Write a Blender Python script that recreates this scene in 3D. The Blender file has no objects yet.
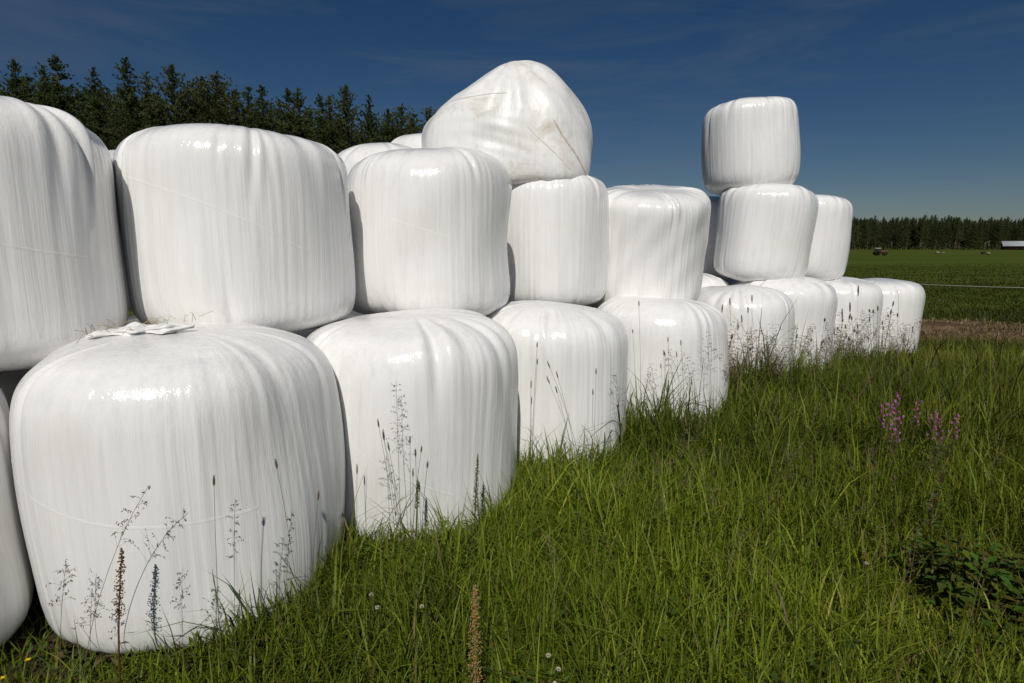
import bpy, bmesh, math, random
import numpy as np
from mathutils import Vector, Matrix, Euler

SC = bpy.context.scene
COL = SC.collection
R_ = math.radians
random.seed(7)
RNG = np.random.default_rng(7)

# ---------------------------------------------------------------- camera numbers
F_PX, CX, CY, EYE = 580.0, 512.0, 341.5, 1.7
PITCH = math.atan((341.5 - 246.0) / F_PX)
CP, SP = math.cos(PITCH), math.sin(PITCH)

def ground_z(x, y):
    x = np.asarray(x, float); y = np.asarray(y, float)
    t = np.clip((y - 4.5) / 6.0, 0, 1); t = t * t * (3 - 2 * t)
    z = -0.22 * t
    n = 0.018 * np.sin(x * 1.7 + 0.6 * y) + 0.015 * np.sin(y * 2.3 - x * 0.9 + 1.3) + 0.012 * np.sin(3.1 * x + 1.1 * y + 2.0)
    far = np.clip((np.hypot(x, y) - 30) / 120, 0, 1)
    n2 = 0.35 * far * np.sin(x * 0.021 + 0.4) * np.sin(y * 0.017 + 1.0)
    return z + n + n2

def gpoint(px, Y):
    """ground point under picture column px at distance Y"""
    x = 0.0
    for _ in range(3):
        zc = float(ground_z(x, Y)) - EYE
        x = (px - CX) / F_PX * (Y * CP - zc * SP)
    return Vector((x, Y, float(ground_z(x, Y))))

def apoint(px, py, Y):
    """point at distance Y seen at (px, py)"""
    k = (CY - py) / F_PX
    zc = Y * (k * CP - SP) / (CP + k * SP)
    d = Y * CP - zc * SP
    return Vector(((px - CX) / F_PX * d, Y, EYE + zc))

# ---------------------------------------------------------------- tagging
def tag(o, label=None, cat=None, group=None, kind=None):
    if label: o['label'] = label
    if cat: o['category'] = cat
    if group: o['group'] = group
    if kind: o['kind'] = kind
    return o

def link_mesh(name, me, mat=None, parent=None, loc=(0, 0, 0)):
    o = bpy.data.objects.new(name, me)
    COL.objects.link(o)
    o.location = loc
    if mat and not me.materials: me.materials.append(mat)
    if parent: o.parent = parent
    return o

def empty(name, loc, rz=0.0):
    o = bpy.data.objects.new(name, None); COL.objects.link(o)
    o.empty_display_size = 0.1
    o.location = loc; o.rotation_euler = (0, 0, rz)
    return o

def np_mesh(name, V, quads=None, tris=None, smooth=False, color=None):
    V = np.asarray(V, np.float32)
    loops = []; starts = []; n = 0
    if quads is not None and len(quads):
        q = np.asarray(quads, np.int32); loops.append(q.ravel()); starts.append(np.arange(len(q)) * 4); n = len(q) * 4
    if tris is not None and len(tris):
        t = np.asarray(tris, np.int32); loops.append(t.ravel()); starts.append(n + np.arange(len(t)) * 3)
    loops = np.concatenate(loops).astype(np.int32); starts = np.concatenate(starts).astype(np.int32)
    me = bpy.data.meshes.new(name)
    me.vertices.add(len(V)); me.vertices.foreach_set('co', V.ravel())
    me.loops.add(len(loops)); me.loops.foreach_set('vertex_index', loops)
    me.polygons.add(len(starts)); me.polygons.foreach_set('loop_start', starts)
    me.update(calc_edges=True)
    if smooth: me.polygons.foreach_set('use_smooth', np.ones(len(starts), bool))
    if color is not None:
        a = me.attributes.new('tint', 'FLOAT_COLOR', 'POINT')
        c = np.ones((len(V), 4), np.float32); c[:, :3] = color
        a.data.foreach_set('color', c.ravel())
    me.validate(); me.update()
    return me

def tube(path, radii, sides=5):
    """verts / quads of a tapered tube along a path"""
    path = np.asarray(path, float); n = len(path)
    V = []; Q = []
    for i in range(n):
        d = path[min(i + 1, n - 1)] - path[max(i - 1, 0)]
        d = d / (np.linalg.norm(d) + 1e-9)
        a = np.cross(d, [0.3, 1.0, 0.2]); a /= np.linalg.norm(a) + 1e-9
        b = np.cross(d, a)
        for k in range(sides):
            t = 2 * math.pi * k / sides
            V.append(path[i] + radii[i] * (math.cos(t) * a + math.sin(t) * b))
    for i in range(n - 1):
        for k in range(sides):
            k2 = (k + 1) % sides
            Q.append((i * sides + k, i * sides + k2, (i + 1) * sides + k2, (i + 1) * sides + k))
    return np.array(V), Q

class MB:
    def __init__(s): s.V = []; s.Q = []; s.T = []; s.C = []; s.n = 0
    def add(s, V, Q=(), T=(), col=None):
        V = np.asarray(V, float)
        s.V.append(V)
        if len(Q): s.Q.append(np.asarray(Q, int) + s.n)
        if len(T): s.T.append(np.asarray(T, int) + s.n)
        c = np.ones((len(V), 3)) if col is None else np.broadcast_to(np.asarray(col, float), (len(V), 3))
        s.C.append(c); s.n += len(V)
    def tube(s, path, radii, sides=5, col=None):
        V, Q = tube(path, radii, sides); s.add(V, Q, col=col)
    def leaf(s, base, tip, width, up=(0, 0, 1), col=None, fold=0.0):
        base = np.asarray(base, float); tip = np.asarray(tip, float)
        d = tip - base; side = np.cross(d, up); side /= np.linalg.norm(side) + 1e-9
        nrm = np.cross(side, d); nrm /= np.linalg.norm(nrm) + 1e-9
        m = base + d * 0.4; 
        V = [base, m + side * width / 2 + nrm * fold, m - nrm * fold * .4, m - side * width / 2 + nrm * fold, tip]
        s.add(V, T=[(0, 1, 2), (0, 2, 3), (1, 4, 2), (2, 4, 3)], col=col)
    def blob(s, c, r, h, axis=(0, 0, 1), sides=6, rings=4, col=None):
        ax = np.asarray(axis, float); ax /= np.linalg.norm(ax)
        p = []; rr = []
        for i in range(rings + 1):
            t = i / rings
            p.append(np.asarray(c, float) + ax * h * t); rr.append(r * max(0.12, math.sin(math.pi * (0.08 + 0.84 * t)) ** 0.7))
        s.tube(p, rr, sides, col)
    def mesh(s, name, smooth=False):
        return np_mesh(name, np.concatenate(s.V), np.concatenate(s.Q) if s.Q else None, np.concatenate(s.T) if s.T else None,
                       smooth, np.concatenate(s.C))

# ---------------------------------------------------------------- materials
def new_mat(name):
    m = bpy.data.materials.new(name); m.use_nodes = True
    nt = m.node_tree
    return m, nt, nt.nodes['Principled BSDF'], nt.nodes['Material Output']

def N(nt, t, **kw):
    n = nt.nodes.new(t)
    for k, v in kw.items():
        if k in n.inputs: n.inputs[k].default_value = v
        else: setattr(n, k, v)
    return n

def ramp(nt, stops):
    r = nt.nodes.new('ShaderNodeValToRGB')
    e = r.color_ramp.elements
    while len(e) > 1: e.remove(e[-1])
    e[0].position = stops[0][0]; e[0].color = (*stops[0][1], 1)
    for p, c in stops[1:]:
        x = e.new(p); x.color = (*c, 1)
    return r

def film_material(name, dirt=0.0):
    m, nt, b, out = new_mat(name); L = nt.links.new
    tc = N(nt, 'ShaderNodeTexCoord')
    oi = N(nt, 'ShaderNodeObjectInfo')
    sh = N(nt, 'ShaderNodeVectorMath', operation='MULTIPLY_ADD')
    sh.inputs[1].default_value = (1, 1, 1)
    L(tc.outputs['Object'], sh.inputs[0])
    cmb = N(nt, 'ShaderNodeCombineXYZ'); 
    ml = N(nt, 'ShaderNodeMath', operation='MULTIPLY'); ml.inputs[1].default_value = 37.0
    L(oi.outputs['Random'], ml.inputs[0])
    L(ml.outputs[0], cmb.inputs[0]); L(ml.outputs[0], cmb.inputs[1])
    L(cmb.outputs[0], sh.inputs[2])
    mp = N(nt, 'ShaderNodeMapping'); mp.inputs['Scale'].default_value = (60, 60, 1.3); L(sh.outputs[0], mp.inputs[0])
    mp2 = N(nt, 'ShaderNodeMapping'); mp2.inputs['Scale'].default_value = (16, 16, 0.9); L(sh.outputs[0], mp2.inputs[0])
    s1 = N(nt, 'ShaderNodeTexNoise', Scale=1.0, Detail=3.0, Roughness=0.65); L(mp.outputs[0], s1.inputs['Vector'])
    s2 = N(nt, 'ShaderNodeTexNoise', Scale=1.0, Detail=3.0, Roughness=0.6, Distortion=0.3); L(mp2.outputs[0], s2.inputs['Vector'])
    blot = N(nt, 'ShaderNodeTexNoise', Scale=3.0, Detail=4.0, Roughness=0.6); L(sh.outputs[0], blot.inputs['Vector'])
    add = N(nt, 'ShaderNodeMath', operation='MULTIPLY_ADD'); add.inputs[1].default_value = 0.6
    L(s1.outputs['Fac'], add.inputs[0]); L(s2.outputs['Fac'], add.inputs[2])
    cr = ramp(nt, [(0.60, (0.77, 0.767, 0.762)), (0.8, (0.825, 0.82, 0.81)), (1.0, (0.85, 0.845, 0.838))])
    L(add.outputs[0], cr.inputs[0])
    mix = N(nt, 'ShaderNodeMixRGB', blend_type='MIX'); mix.inputs[2].default_value = (0.74, 0.71, 0.65, 1)
    br = ramp(nt, [(0.5, (0, 0, 0)), (0.8, (0.45, 0.45, 0.45))]); L(blot.outputs['Fac'], br.inputs[0])
    L(br.outputs[0], mix.inputs[0]); L(cr.outputs[0], mix.inputs[1])
    last = mix.outputs[0]
    # soil splashes near the foot of the bale and thin dust on the top
    sp = N(nt, 'ShaderNodeSeparateXYZ'); L(tc.outputs['Object'], sp.inputs[0])
    low = N(nt, 'ShaderNodeMapRange'); low.inputs[1].default_value = 0.30; low.inputs[2].default_value = 0.02
    L(sp.outputs['Z'], low.inputs[0])
    dn = N(nt, 'ShaderNodeTexNoise', Scale=14.0, Detail=6.0, Roughness=0.75); L(sh.outputs[0], dn.inputs['Vector'])
    dr = ramp(nt, [(0.52, (0, 0, 0)), (0.75, (1, 1, 1))]); L(dn.outputs['Fac'], dr.inputs[0])
    mm = N(nt, 'ShaderNodeMath', operation='MULTIPLY'); L(low.outputs[0], mm.inputs[0]); L(dr.outputs[0], mm.inputs[1])
    m2 = N(nt, 'ShaderNodeMath', operation='MULTIPLY'); m2.inputs[1].default_value = 0.45; L(mm.outputs[0], m2.inputs[0])
    mixd = N(nt, 'ShaderNodeMixRGB'); mixd.inputs[2].default_value = (0.32, 0.27, 0.19, 1)
    L(m2.outputs[0], mixd.inputs[0]); L(last, mixd.inputs[1]); last = mixd.outputs[0]
    if dirt > 0:
        dn2 = N(nt, 'ShaderNodeTexNoise', Scale=3.2, Detail=7.0, Roughness=0.7, Distortion=0.8); L(sh.outputs[0], dn2.inputs['Vector'])
        dr2 = ramp(nt, [(0.5, (0, 0, 0)), (0.72, (dirt, dirt, dirt))]); L(dn2.outputs['Fac'], dr2.inputs[0])
        mix3 = N(nt, 'ShaderNodeMixRGB'); mix3.inputs[2].default_value = (0.50, 0.44, 0.33, 1)
        L(dr2.outputs[0], mix3.inputs[0]); L(last, mix3.inputs[1]); last = mix3.outputs[0]
    L(last, b.inputs['Base Color'])
    b.inputs['Roughness'].default_value = 0.27
    b.inputs['IOR'].default_value = 1.5
    rr = N(nt, 'ShaderNodeMapRange'); rr.inputs[3].default_value = 0.09; rr.inputs[4].default_value = 0.24
    L(blot.outputs['Fac'], rr.inputs[0]); 
    if dirt > 0: b.inputs['Specular IOR Level'].default_value = 0.34; rr.inputs[3].default_value = 0.28; rr.inputs[4].default_value = 0.5
    L(rr.outputs[0], b.inputs['Roughness'])
    bp = N(nt, 'ShaderNodeBump', Strength=0.42, Distance=0.006); L(s1.outputs['Fac'], bp.inputs['Height'])
    bp2 = N(nt, 'ShaderNodeBump', Strength=0.24, Distance=0.012); L(s2.outputs['Fac'], bp2.inputs['Height']); L(bp.outputs[0], bp2.inputs['Normal'])
    cn = N(nt, 'ShaderNodeTexNoise', Scale=26.0, Detail=4.0, Roughness=0.6); L(sh.outputs[0], cn.inputs['Vector'])
    bp3 = N(nt, 'ShaderNodeBump', Strength=0.04, Distance=0.008); L(cn.outputs['Fac'], bp3.inputs['Height']); L(bp2.outputs[0], bp3.inputs['Normal'])
    L(bp3.outputs[0], b.inputs['Normal'])
    return m

def plain_mat(name, col, rough=0.6, spec=0.3, noise=0.25, scale=8.0):
    m, nt, b, out = new_mat(name); L = nt.links.new
    tc = N(nt, 'ShaderNodeTexCoord'); n = N(nt, 'ShaderNodeTexNoise', Scale=scale, Detail=4.0); L(tc.outputs['Object'], n.inputs['Vector'])
    r = ramp(nt, [(0.3, tuple(c * (1 - noise) for c in col)), (0.7, tuple(min(1, c * (1 + noise)) for c in col))])
    L(n.outputs['Fac'], r.inputs[0]); L(r.outputs[0], b.inputs['Base Color'])
    b.inputs['Roughness'].default_value = rough; b.inputs['Specular IOR Level'].default_value = spec
    return m

def plant_mat(name, rough=0.5, trans=0.3, spec=0.25, gain=1.0):
    """leaf material coloured by each leaf's own tint"""
    m, nt, b, out = new_mat(name); L = nt.links.new
    a = N(nt, 'ShaderNodeAttribute', attribute_name='tint')
    mu = N(nt, 'ShaderNodeMixRGB', blend_type='MULTIPLY'); mu.inputs[0].default_value = 1.0; mu.inputs[2].default_value = (gain, gain, gain, 1)
    L(a.outputs['Color'], mu.inputs[1])
    L(mu.outputs[0], b.inputs['Base Color'])
    b.inputs['Roughness'].default_value = rough; b.inputs['Specular IOR Level'].default_value = spec
    if trans > 0:
        t = N(nt, 'ShaderNodeBsdfTranslucent'); L(mu.outputs[0], t.inputs['Color'])
        mx = N(nt, 'ShaderNodeMixShader'); mx.inputs[0].default_value = trans
        L(b.outputs[0], mx.inputs[1]); L(t.outputs[0], mx.inputs[2]); L(mx.outputs[0], out.inputs['Surface'])
    return m

M_FILM = film_material('white_stretch_film')
M_FILM_DIRTY = film_material('soiled_stretch_film', 0.75)
M_SEAM = plain_mat('film_edge', (0.845, 0.84, 0.825), 0.25, 0.5, 0.03)
M_SEAM_SOFT = plain_mat('creased_film_edge', (0.77, 0.75, 0.70), 0.4, 0.3, 0.08, 20)
M_SEAM_BROWN = plain_mat('dirty_film_edge', (0.58, 0.52, 0.41), 0.6, 0.3, 0.3, 20)
M_CRUMPLE = film_material('crumpled_film', 0.55)
M_GRASS = plant_mat('grass_blades', 0.5, 0.28, 0.2)
M_WEED = plant_mat('weed_stems', 0.6, 0.15, 0.2)
M_NEEDLE = plant_mat('conifer_needles', 0.6, 0.12, 0.15)
M_PETAL = plant_mat('petals', 0.6, 0.3, 0.2)
M_BARK = plain_mat('conifer_bark', (0.13, 0.085, 0.06), 0.9, 0.1, 0.4, 3.0)
M_STRAW = plant_mat('dry_straw', 0.7, 0.15, 0.2)

# ---------------------------------------------------------------- sky, sun, camera
SUN_EL, SUN_LEFT = R_(44.5), R_(3.0)
world = bpy.data.worlds.new('World'); SC.world = world; world.use_nodes = True
wt = world.node_tree; WL = wt.links.new
bg = wt.nodes['Background']
sky = wt.nodes.new('ShaderNodeTexSky'); sky.sky_type = 'NISHITA'; sky.sun_disc = False
sky.sun_elevation = SUN_EL; sky.sun_rotation = R_(180) + SUN_LEFT
sky.air_density = 1.0; sky.dust_density = 0.2; sky.ozone_density = 3.0; sky.altitude = 300
# thin streaks of cirrus, placed by direction
wtc = N(wt, 'ShaderNodeTexCoord')
wm = N(wt, 'ShaderNodeMapping'); wm.inputs['Scale'].default_value = (1.3, 1.3, 9.0); wm.inputs['Rotation'].default_value = (0.0, R_(7), 0.0)
WL(wtc.outputs['Generated'], wm.inputs[0])
wn = N(wt, 'ShaderNodeTexNoise', Scale=1.6, Detail=7.0, Roughness=0.62, Distortion=0.6); WL(wm.outputs[0], wn.inputs['Vector'])
wr = ramp(wt, [(0.46, (0, 0, 0)), (0.78, (0.34, 0.34, 0.34))]); WL(wn.outputs['Fac'], wr.inputs[0])
hs = N(wt, 'ShaderNodeHueSaturation', Saturation=1.28, Value=0.70); WL(sky.outputs[0], hs.inputs['Color'])
wx = N(wt, 'ShaderNodeMixRGB'); wx.inputs[2].default_value = (3.3, 3.7, 4.6, 1)
tn = N(wt, 'ShaderNodeMixRGB', blend_type='MULTIPLY'); tn.inputs[0].default_value = 1.0; tn.inputs[2].default_value = (.96, .975, 1.05, 1)
WL(hs.outputs[0], tn.inputs[1]); WL(wr.outputs[0], wx.inputs[0]); WL(tn.outputs[0], wx.inputs[1]); WL(wx.outputs[0], bg.inputs['Color'])
bg.inputs['Strength'].default_value = 0.05

sl = bpy.data.lights.new('sun', 'SUN'); sl.energy = 4.6; sl.angle = R_(0.5); sl.color = (1.0, 0.955, 0.88)
so = bpy.data.objects.new('sun', sl); COL.objects.link(so)
to_sun = Vector((-math.sin(SUN_LEFT) * math.cos(SUN_EL), -math.cos(SUN_LEFT) * math.cos(SUN_EL), math.sin(SUN_EL)))
so.rotation_euler = to_sun.to_track_quat('Z', 'Y').to_euler()
so.location = to_sun * 40

cam = bpy.data.cameras.new('camera'); co = bpy.data.objects.new('camera', cam); COL.objects.link(co)
cam.sensor_width = 36.0; cam.lens = F_PX / 1024.0 * 36.0
cam.clip_start = 0.05; cam.clip_end = 6000
co.location = (0, 0, EYE); co.rotation_euler = (math.pi / 2 - PITCH, 0, 0)
SC.camera = co
SC.view_settings.view_transform = 'Standard'; SC.view_settings.look = 'None'
SC.view_settings.exposure = -0.45; SC.view_settings.gamma = 1.0

# ---------------------------------------------------------------- wrapped bales
class BaleShape:
    """surface of one film-wrapped round bale standing on its flat end: pt(theta, s), s = fraction of profile length"""
    def __init__(s, seed, R, H, nt=4.2, nb=5.0, squash=0.03, lump=0.014, pleat=1.0):
        r = np.random.default_rng(seed); s.R, s.H = R, H
        a = np.linspace(-math.pi / 2, math.pi / 2, 1201)
        ca, sa = np.abs(np.cos(a)), np.sin(a)
        q = np.where(a > 0, max(2.6, .76 * nt), .85 * nb); m = np.where(a > 0, nt + 2.2, nb + 2.5)   # flat flanks, rounder ends
        rr = R * (1 - .015 * (1 - ca)) * ca ** (2 / q); zz = H / 2 + H / 2 * np.sign(sa) * np.abs(sa) ** (2 / m)
        zz = zz + np.where(a > 0, 0.03 * (1 - (rr / R) ** 2) - 0.0, 0)         # slight crown
        d = np.hypot(np.diff(rr), np.diff(zz)); L = np.concatenate([[0], np.cumsum(d)])
        s.LEN = L[-1]
        s.u = np.linspace(0, 1, 600)
        s.r = np.interp(s.u * s.LEN, L, rr); s.z = np.interp(s.u * s.LEN, L, zz)
        dr = np.gradient(s.r, s.u); dz = np.gradient(s.z, s.u); q = np.hypot(dr, dz) + 1e-9
        s.nr, s.nz = dz / q, -dr / q
        s.us = float(s.u[np.argmin(np.abs((s.nz - s.nr)) + np.where(s.z < H / 2, 9, 0))])   # top shoulder
        s.ub = float(s.u[np.argmin(np.abs((-s.nz - s.nr)) + np.where(s.z > H / 2, 9, 0))])  # bottom shoulder
        np_ = int(r.integers(15, 21))
        th = np.sort(r.uniform(0, 2 * math.pi, np_))
        s.pl = [(t, r.uniform(0.025, 0.085), pleat * r.uniform(0.002, 0.0125), r.uniform(0.10, 0.42), r.uniform(0.10, 0.3), r.uniform(-0.25, 0.25)) for t in th]
        thb = r.uniform(0, 2 * math.pi, 12)
        s.plb = [(t, r.uniform(0.03, 0.09), r.uniform(0.003, 0.012), r.uniform(0.08, 0.3), r.uniform(-0.2, 0.2)) for t in thb]
        s.fine = [(int(r.integers(24, 100)), r.uniform(0, 6.28), r.uniform(0.0001, 0.0004), r.uniform(-1.5, 1.5)) for _ in range(16)]
        s.low = [(r.normal(0, 1, 3) * (2.6 if i < 5 else 6.0), r.uniform(0, 6.28), lump * (0.7 if i < 5 else 0.25)) for i in range(10)]
        s.sq = [(2, r.uniform(0, 6.28), squash * r.uniform(.2, .6)), (3, r.uniform(0, 6.28), squash * r.uniform(.2, .5)), (5, r.uniform(0, 6.28), squash * .25)]
    def pt(s, th, u):
        th, u = np.broadcast_arrays(np.asarray(th, float), np.asarray(u, float))
        r = np.interp(u, s.u, s.r); z = np.interp(u, s.u, s.z)
        nr = np.interp(u, s.u, s.nr); nz = np.interp(u, s.u, s.nz)
        edge = np.clip(r / (0.35 * s.R), 0, 1)
        d = np.zeros_like(r)
        um = (u - s.us) * s.LEN
        for t, w, dep, lo, hi, sl in s.pl:
            env = np.where(um < 0, np.exp(-(um / lo) ** 2), np.exp(-(um / hi) ** 2))
            dl = (th - t - sl * um + math.pi) % (2 * math.pi) - math.pi
            d = d + dep * env * edge * (-np.exp(-(dl / w) ** 2) + 0.55 * np.exp(-((dl - 1.8 * w) / (1.1 * w)) ** 2) + 0.35 * np.exp(-((dl + 2.2 * w) / (1.3 * w)) ** 2))
        ub = (u - s.ub) * s.LEN
        for t, w, dep, ln, sl in s.plb:
            env = np.exp(-(ub / ln) ** 2)
            dl = (th - t - sl * ub + math.pi) % (2 * math.pi) - math.pi
            d = d - dep * env * edge * np.exp(-(dl / w) ** 2)
        side = np.clip(nr, 0, 1)
        for k, ph, am, dr in s.fine:
            d = d + am * side * np.sin(k * th + ph + dr * u * s.LEN)
        X = r * np.cos(th); Y = r * np.sin(th)
        for kv, ph, am in s.low:
            d = d + am * np.sin(kv[0] * X + kv[1] * Y + kv[2] * z + ph)
        f = np.ones_like(r)
        for k, ph, am in s.sq: f = f + am * np.cos(k * th + ph)
        rr = r * f + d * nr
        return np.stack([rr * np.cos(th), rr * np.sin(th), z + d * nz], -1)
    def mesh(s, name, nth, nu):
        # closer rings at the shoulders and along the top
        u = np.linspace(0, 1, nu)
        u = u[1:-1]
        th = np.linspace(0, 2 * math.pi, nth, endpoint=False)
        P = s.pt(th[None, :], u[:, None]).reshape(-1, 3)
        c0 = s.pt([0.0], [0.0]); c1 = s.pt([0.0], [1.0])
        c0[:, :2] = 0; c1[:, :2] = 0
        V = np.concatenate([P, c0, c1]); m = len(u)
        i = np.arange(m - 1)[:, None] * nth; k = np.arange(nth)[None, :]; k2 = (k + 1) % nth
        Q = np.stack([i + k, i + k2, i + nth + k2, i + nth + k], -1).reshape(-1, 4)
        kk = np.arange(nth); kk2 = (kk + 1) % nth
        T = np.concatenate([np.stack([np.full(nth, m * nth), kk2, kk], -1),
                            np.stack([np.full(nth, m * nth + 1), (m - 1) * nth + kk, (m - 1) * nth + kk2], -1)])
        return np_mesh(name, V, Q, T, True)
    def strip(s, name, th0, u0, th1, u1, bow, width, mat, parent, lift=0.0025, n=120):
        """film edge lying on the surface from (th0,u0) to (th1,u1), sagging by bow"""
        t = np.linspace(0, 1, n)
        th = th0 + (th1 - th0) * t; u = u0 + (u1 - u0) * t - bow * np.sin(math.pi * t)
        c = s.pt(th, u)
        e = 0.004
        tan = np.gradient(c, axis=0); tan /= np.linalg.norm(tan, axis=1)[:, None] + 1e-9
        pa = s.pt(th + e, u) - c; pb = s.pt(th, u + e) - c
        nn = np.cross(pa, pb); nn /= np.linalg.norm(nn, axis=1)[:, None] + 1e-9
        sd = np.cross(nn, tan)
        w = width * (0.6 + 0.4 * np.sin(np.arange(n) * 0.7) ** 2)[:, None] / 2
        V = np.concatenate([c - sd * w + nn * 0.0004, c + nn * 0.0011, c + sd * w + nn * 0.0004])
        k = np.arange(n - 1)
        Q = np.concatenate([np.stack([k, k + 1, n + k + 1, n + k], -1), np.stack([n + k, n + k + 1, 2 * n + k + 1, 2 * n + k], -1)])
        return link_mesh(name, np_mesh(name, V, Q, None, True), mat, parent)

G_BALE = 'white wrapped bales in the stack'
BALES = {}
def bale(key, label, x, y, zb, R, H, nt=4.2, nb=5.0, rx=0, ry=0, seed=1, hi=False, lump=0.014, squash=0.03, pleat=1.0, rz=0.0, mat=None):
    s = BaleShape(seed, R, H, nt, nb, squash, lump, pleat)
    me = s.mesh('wrapped_bale', 400 if hi else 288, 170 if hi else 110)
    o = link_mesh('wrapped_bale', me, mat or M_FILM, None, (x, y, zb))
    o.rotation_euler = (R_(rx), R_(ry), rz)
    tag(o, label, 'bale', G_BALE)
    BALES[key] = (o, s)
    return o, s

# bottom row, from left to right
bale('B0', 'bottom bale cut off by the left picture edge, only its right flank in view', -2.75, 2.10, 0.0, .64, 1.20, 4.6, 7, seed=11, hi=True)
bale('B1', 'largest nearest bottom bale, with crumpled film bundle lying on its top', -1.565, 2.74, 0.0, .662, 1.275, 4.8, 8.5, seed=12, hi=True, pleat=0.9, squash=.02)
bale('B2', 'second whole bottom bale from the left, with deep folds down its right shoulder', -.65, 3.62, 0.0, .665, 1.26, 4.7, 8, seed=13, hi=True, pleat=1.3, squash=.02)
bale('B3', 'third bottom bale from the left, below the two bales topped by the slumped one', .30, 4.60, -.03, .62, 1.24, 4.4, 7, seed=14, hi=True, squash=.02)
bale('B4', 'fourth whole bottom bale from the left, low and wide with grass against its right side', 1.42, 5.54, -.04, .635, 1.24, 4.2, 7, seed=15, squash=.02)
bale('B5', 'bottom bale in front of and below the three-high tower of bales', 2.68, 6.88, -.05, .62, 1.25, 4.6, 7, seed=16)
bale('B6', 'bottom bale with two ridges on its right shoulder, carrying the three-high tower', 3.62, 7.85, -.10, .68, 1.34, 5.0, 7, seed=17, pleat=1.4)
bale('B7', 'bottom bale near the right end, two tall black seed heads before it', 4.95, 8.9, -.16, .655, 1.345, 5.5, 7, seed=18)
bale('B8', 'last bottom bale at the right end, with a thin brown line down its film', 6.16, 9.8, -.24, .66, 1.35, 5.6, 7, seed=19, ry=1.5)
# middle tier
bale('T0', 'second-tier bale cut off by the left picture edge, with wide folds on top', -2.71, 2.93, 1.11, .665, 1.25, 5.0, 4.8, seed=21, hi=True, pleat=1.7)
bale('T1', 'second-tier bale with broad flat folded top, above the nearest bottom bale', -1.715, 3.78, 1.17, .66, 1.165, 6.0, 6.0, seed=22, hi=True, pleat=1.4, squash=.02)
bale('T2', 'second-tier bale left of the slumped one, its top sloping away in round shoulders', -.66, 4.64, 1.165, .65, 1.225, 4.2, 6.0, seed=23, hi=True, pleat=1.0, squash=.02)
bale('T3', 'second-tier bale directly carrying the big slumped bale', .35, 5.88, 1.12, .60, 1.24, 6.0, 7.0, seed=24, hi=True)
bale('T4', 'second-tier bale with folded top tipping forward, right of the slumped bale', 1.41, 6.34, 1.09, .575, 1.20, 7.5, 7.0, rx=14, seed=25, pleat=1.5, hi=True)
bale('T5', 'middle bale of the three-high tower, leaning a little with rounded lower corners', 3.36, 8.05, 1.20, .625, 1.28, 5.4, 4.6, ry=4.5, seed=26)
bale('T6', 'second-tier bale at the right end of the stack, narrowing towards its foot', 4.50, 9.15, 1.14, .62, 1.30, 6.0, 4.2, ry=3, seed=27)
bale('U5', 'topmost bale of the three-high tower, highest on the right of the stack', 3.31, 8.30, 2.43, .61, 1.20, 5.6, 4.4, ry=-4, seed=28)
# second row behind, seen in gaps
bale('C1', 'back-row bale, a sliver of top between the two leftmost second-tier bales', -2.95, 4.95, 1.18, .66, 1.26, 4.0, 4.6, seed=31)
bale('C2', 'back-row bale whose round top peeps over the left shoulder of a second-tier bale', -1.27, 5.80, 1.20, .54, 1.46, 2.3, 4.6, seed=32)
bale('C3', 'back-row bale whose top corner shows just left of the slumped bale', -.80, 6.75, 1.32, .62, 1.56, 5.0, 4.6, seed=33)
bale('C4', 'shaded back-row bale standing in the gap left of the three-high tower', 3.00, 9.35, 1.15, .66, 1.26, 4.6, 4.6, seed=34)
bale('C5', 'bottom back-row bale, sunlit round patch in the gap left of the tower', 2.45, 8.15, -.08, .64, 1.40, 3.0, 4.6, seed=35)
bale('C6', 'bottom back-row bale in the shade behind the nearest bottom bales', -2.30, 4.25, 0.0, .65, 1.21, 6.0, 6, seed=36)
for k, (x, y) in enumerate([(-3.20, 3.35), (-2.75, 5.50), (-1.35, 5.10), (-.42, 5.95), (.62, 7.0), (1.45, 7.2), (3.9, 9.6)]):
    o, s = bale('D%d' % k, 'bottom bale in the back row, hidden behind the front bales', x, y, -.05, .64, 1.19, 5, 6, seed=40 + k)

# film edges: pale curved lines where a layer ends
def seam(key, th0, u0, th1, u1, bow, w=0.007, mat=None):
    o, s = BALES[key]
    s.strip('film_edge', R_(th0), u0, R_(th1), u1, bow, w, mat or M_SEAM, o)
seam('B1', 190, .68, 318, .50, .055, .016)
seam('B2', 222, .66, 300, .38, .03, .014)
seam('T0', 268, .60, 352, .46, .025, .015)
seam('T1', 215, .66, 325, .46, -.03, .016)
seam('T2', 200, .70, 290, .50, .025, .015)
seam('B8', 262, .74, 274, .22, 0.0, .012, M_SEAM_BROWN)

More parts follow.
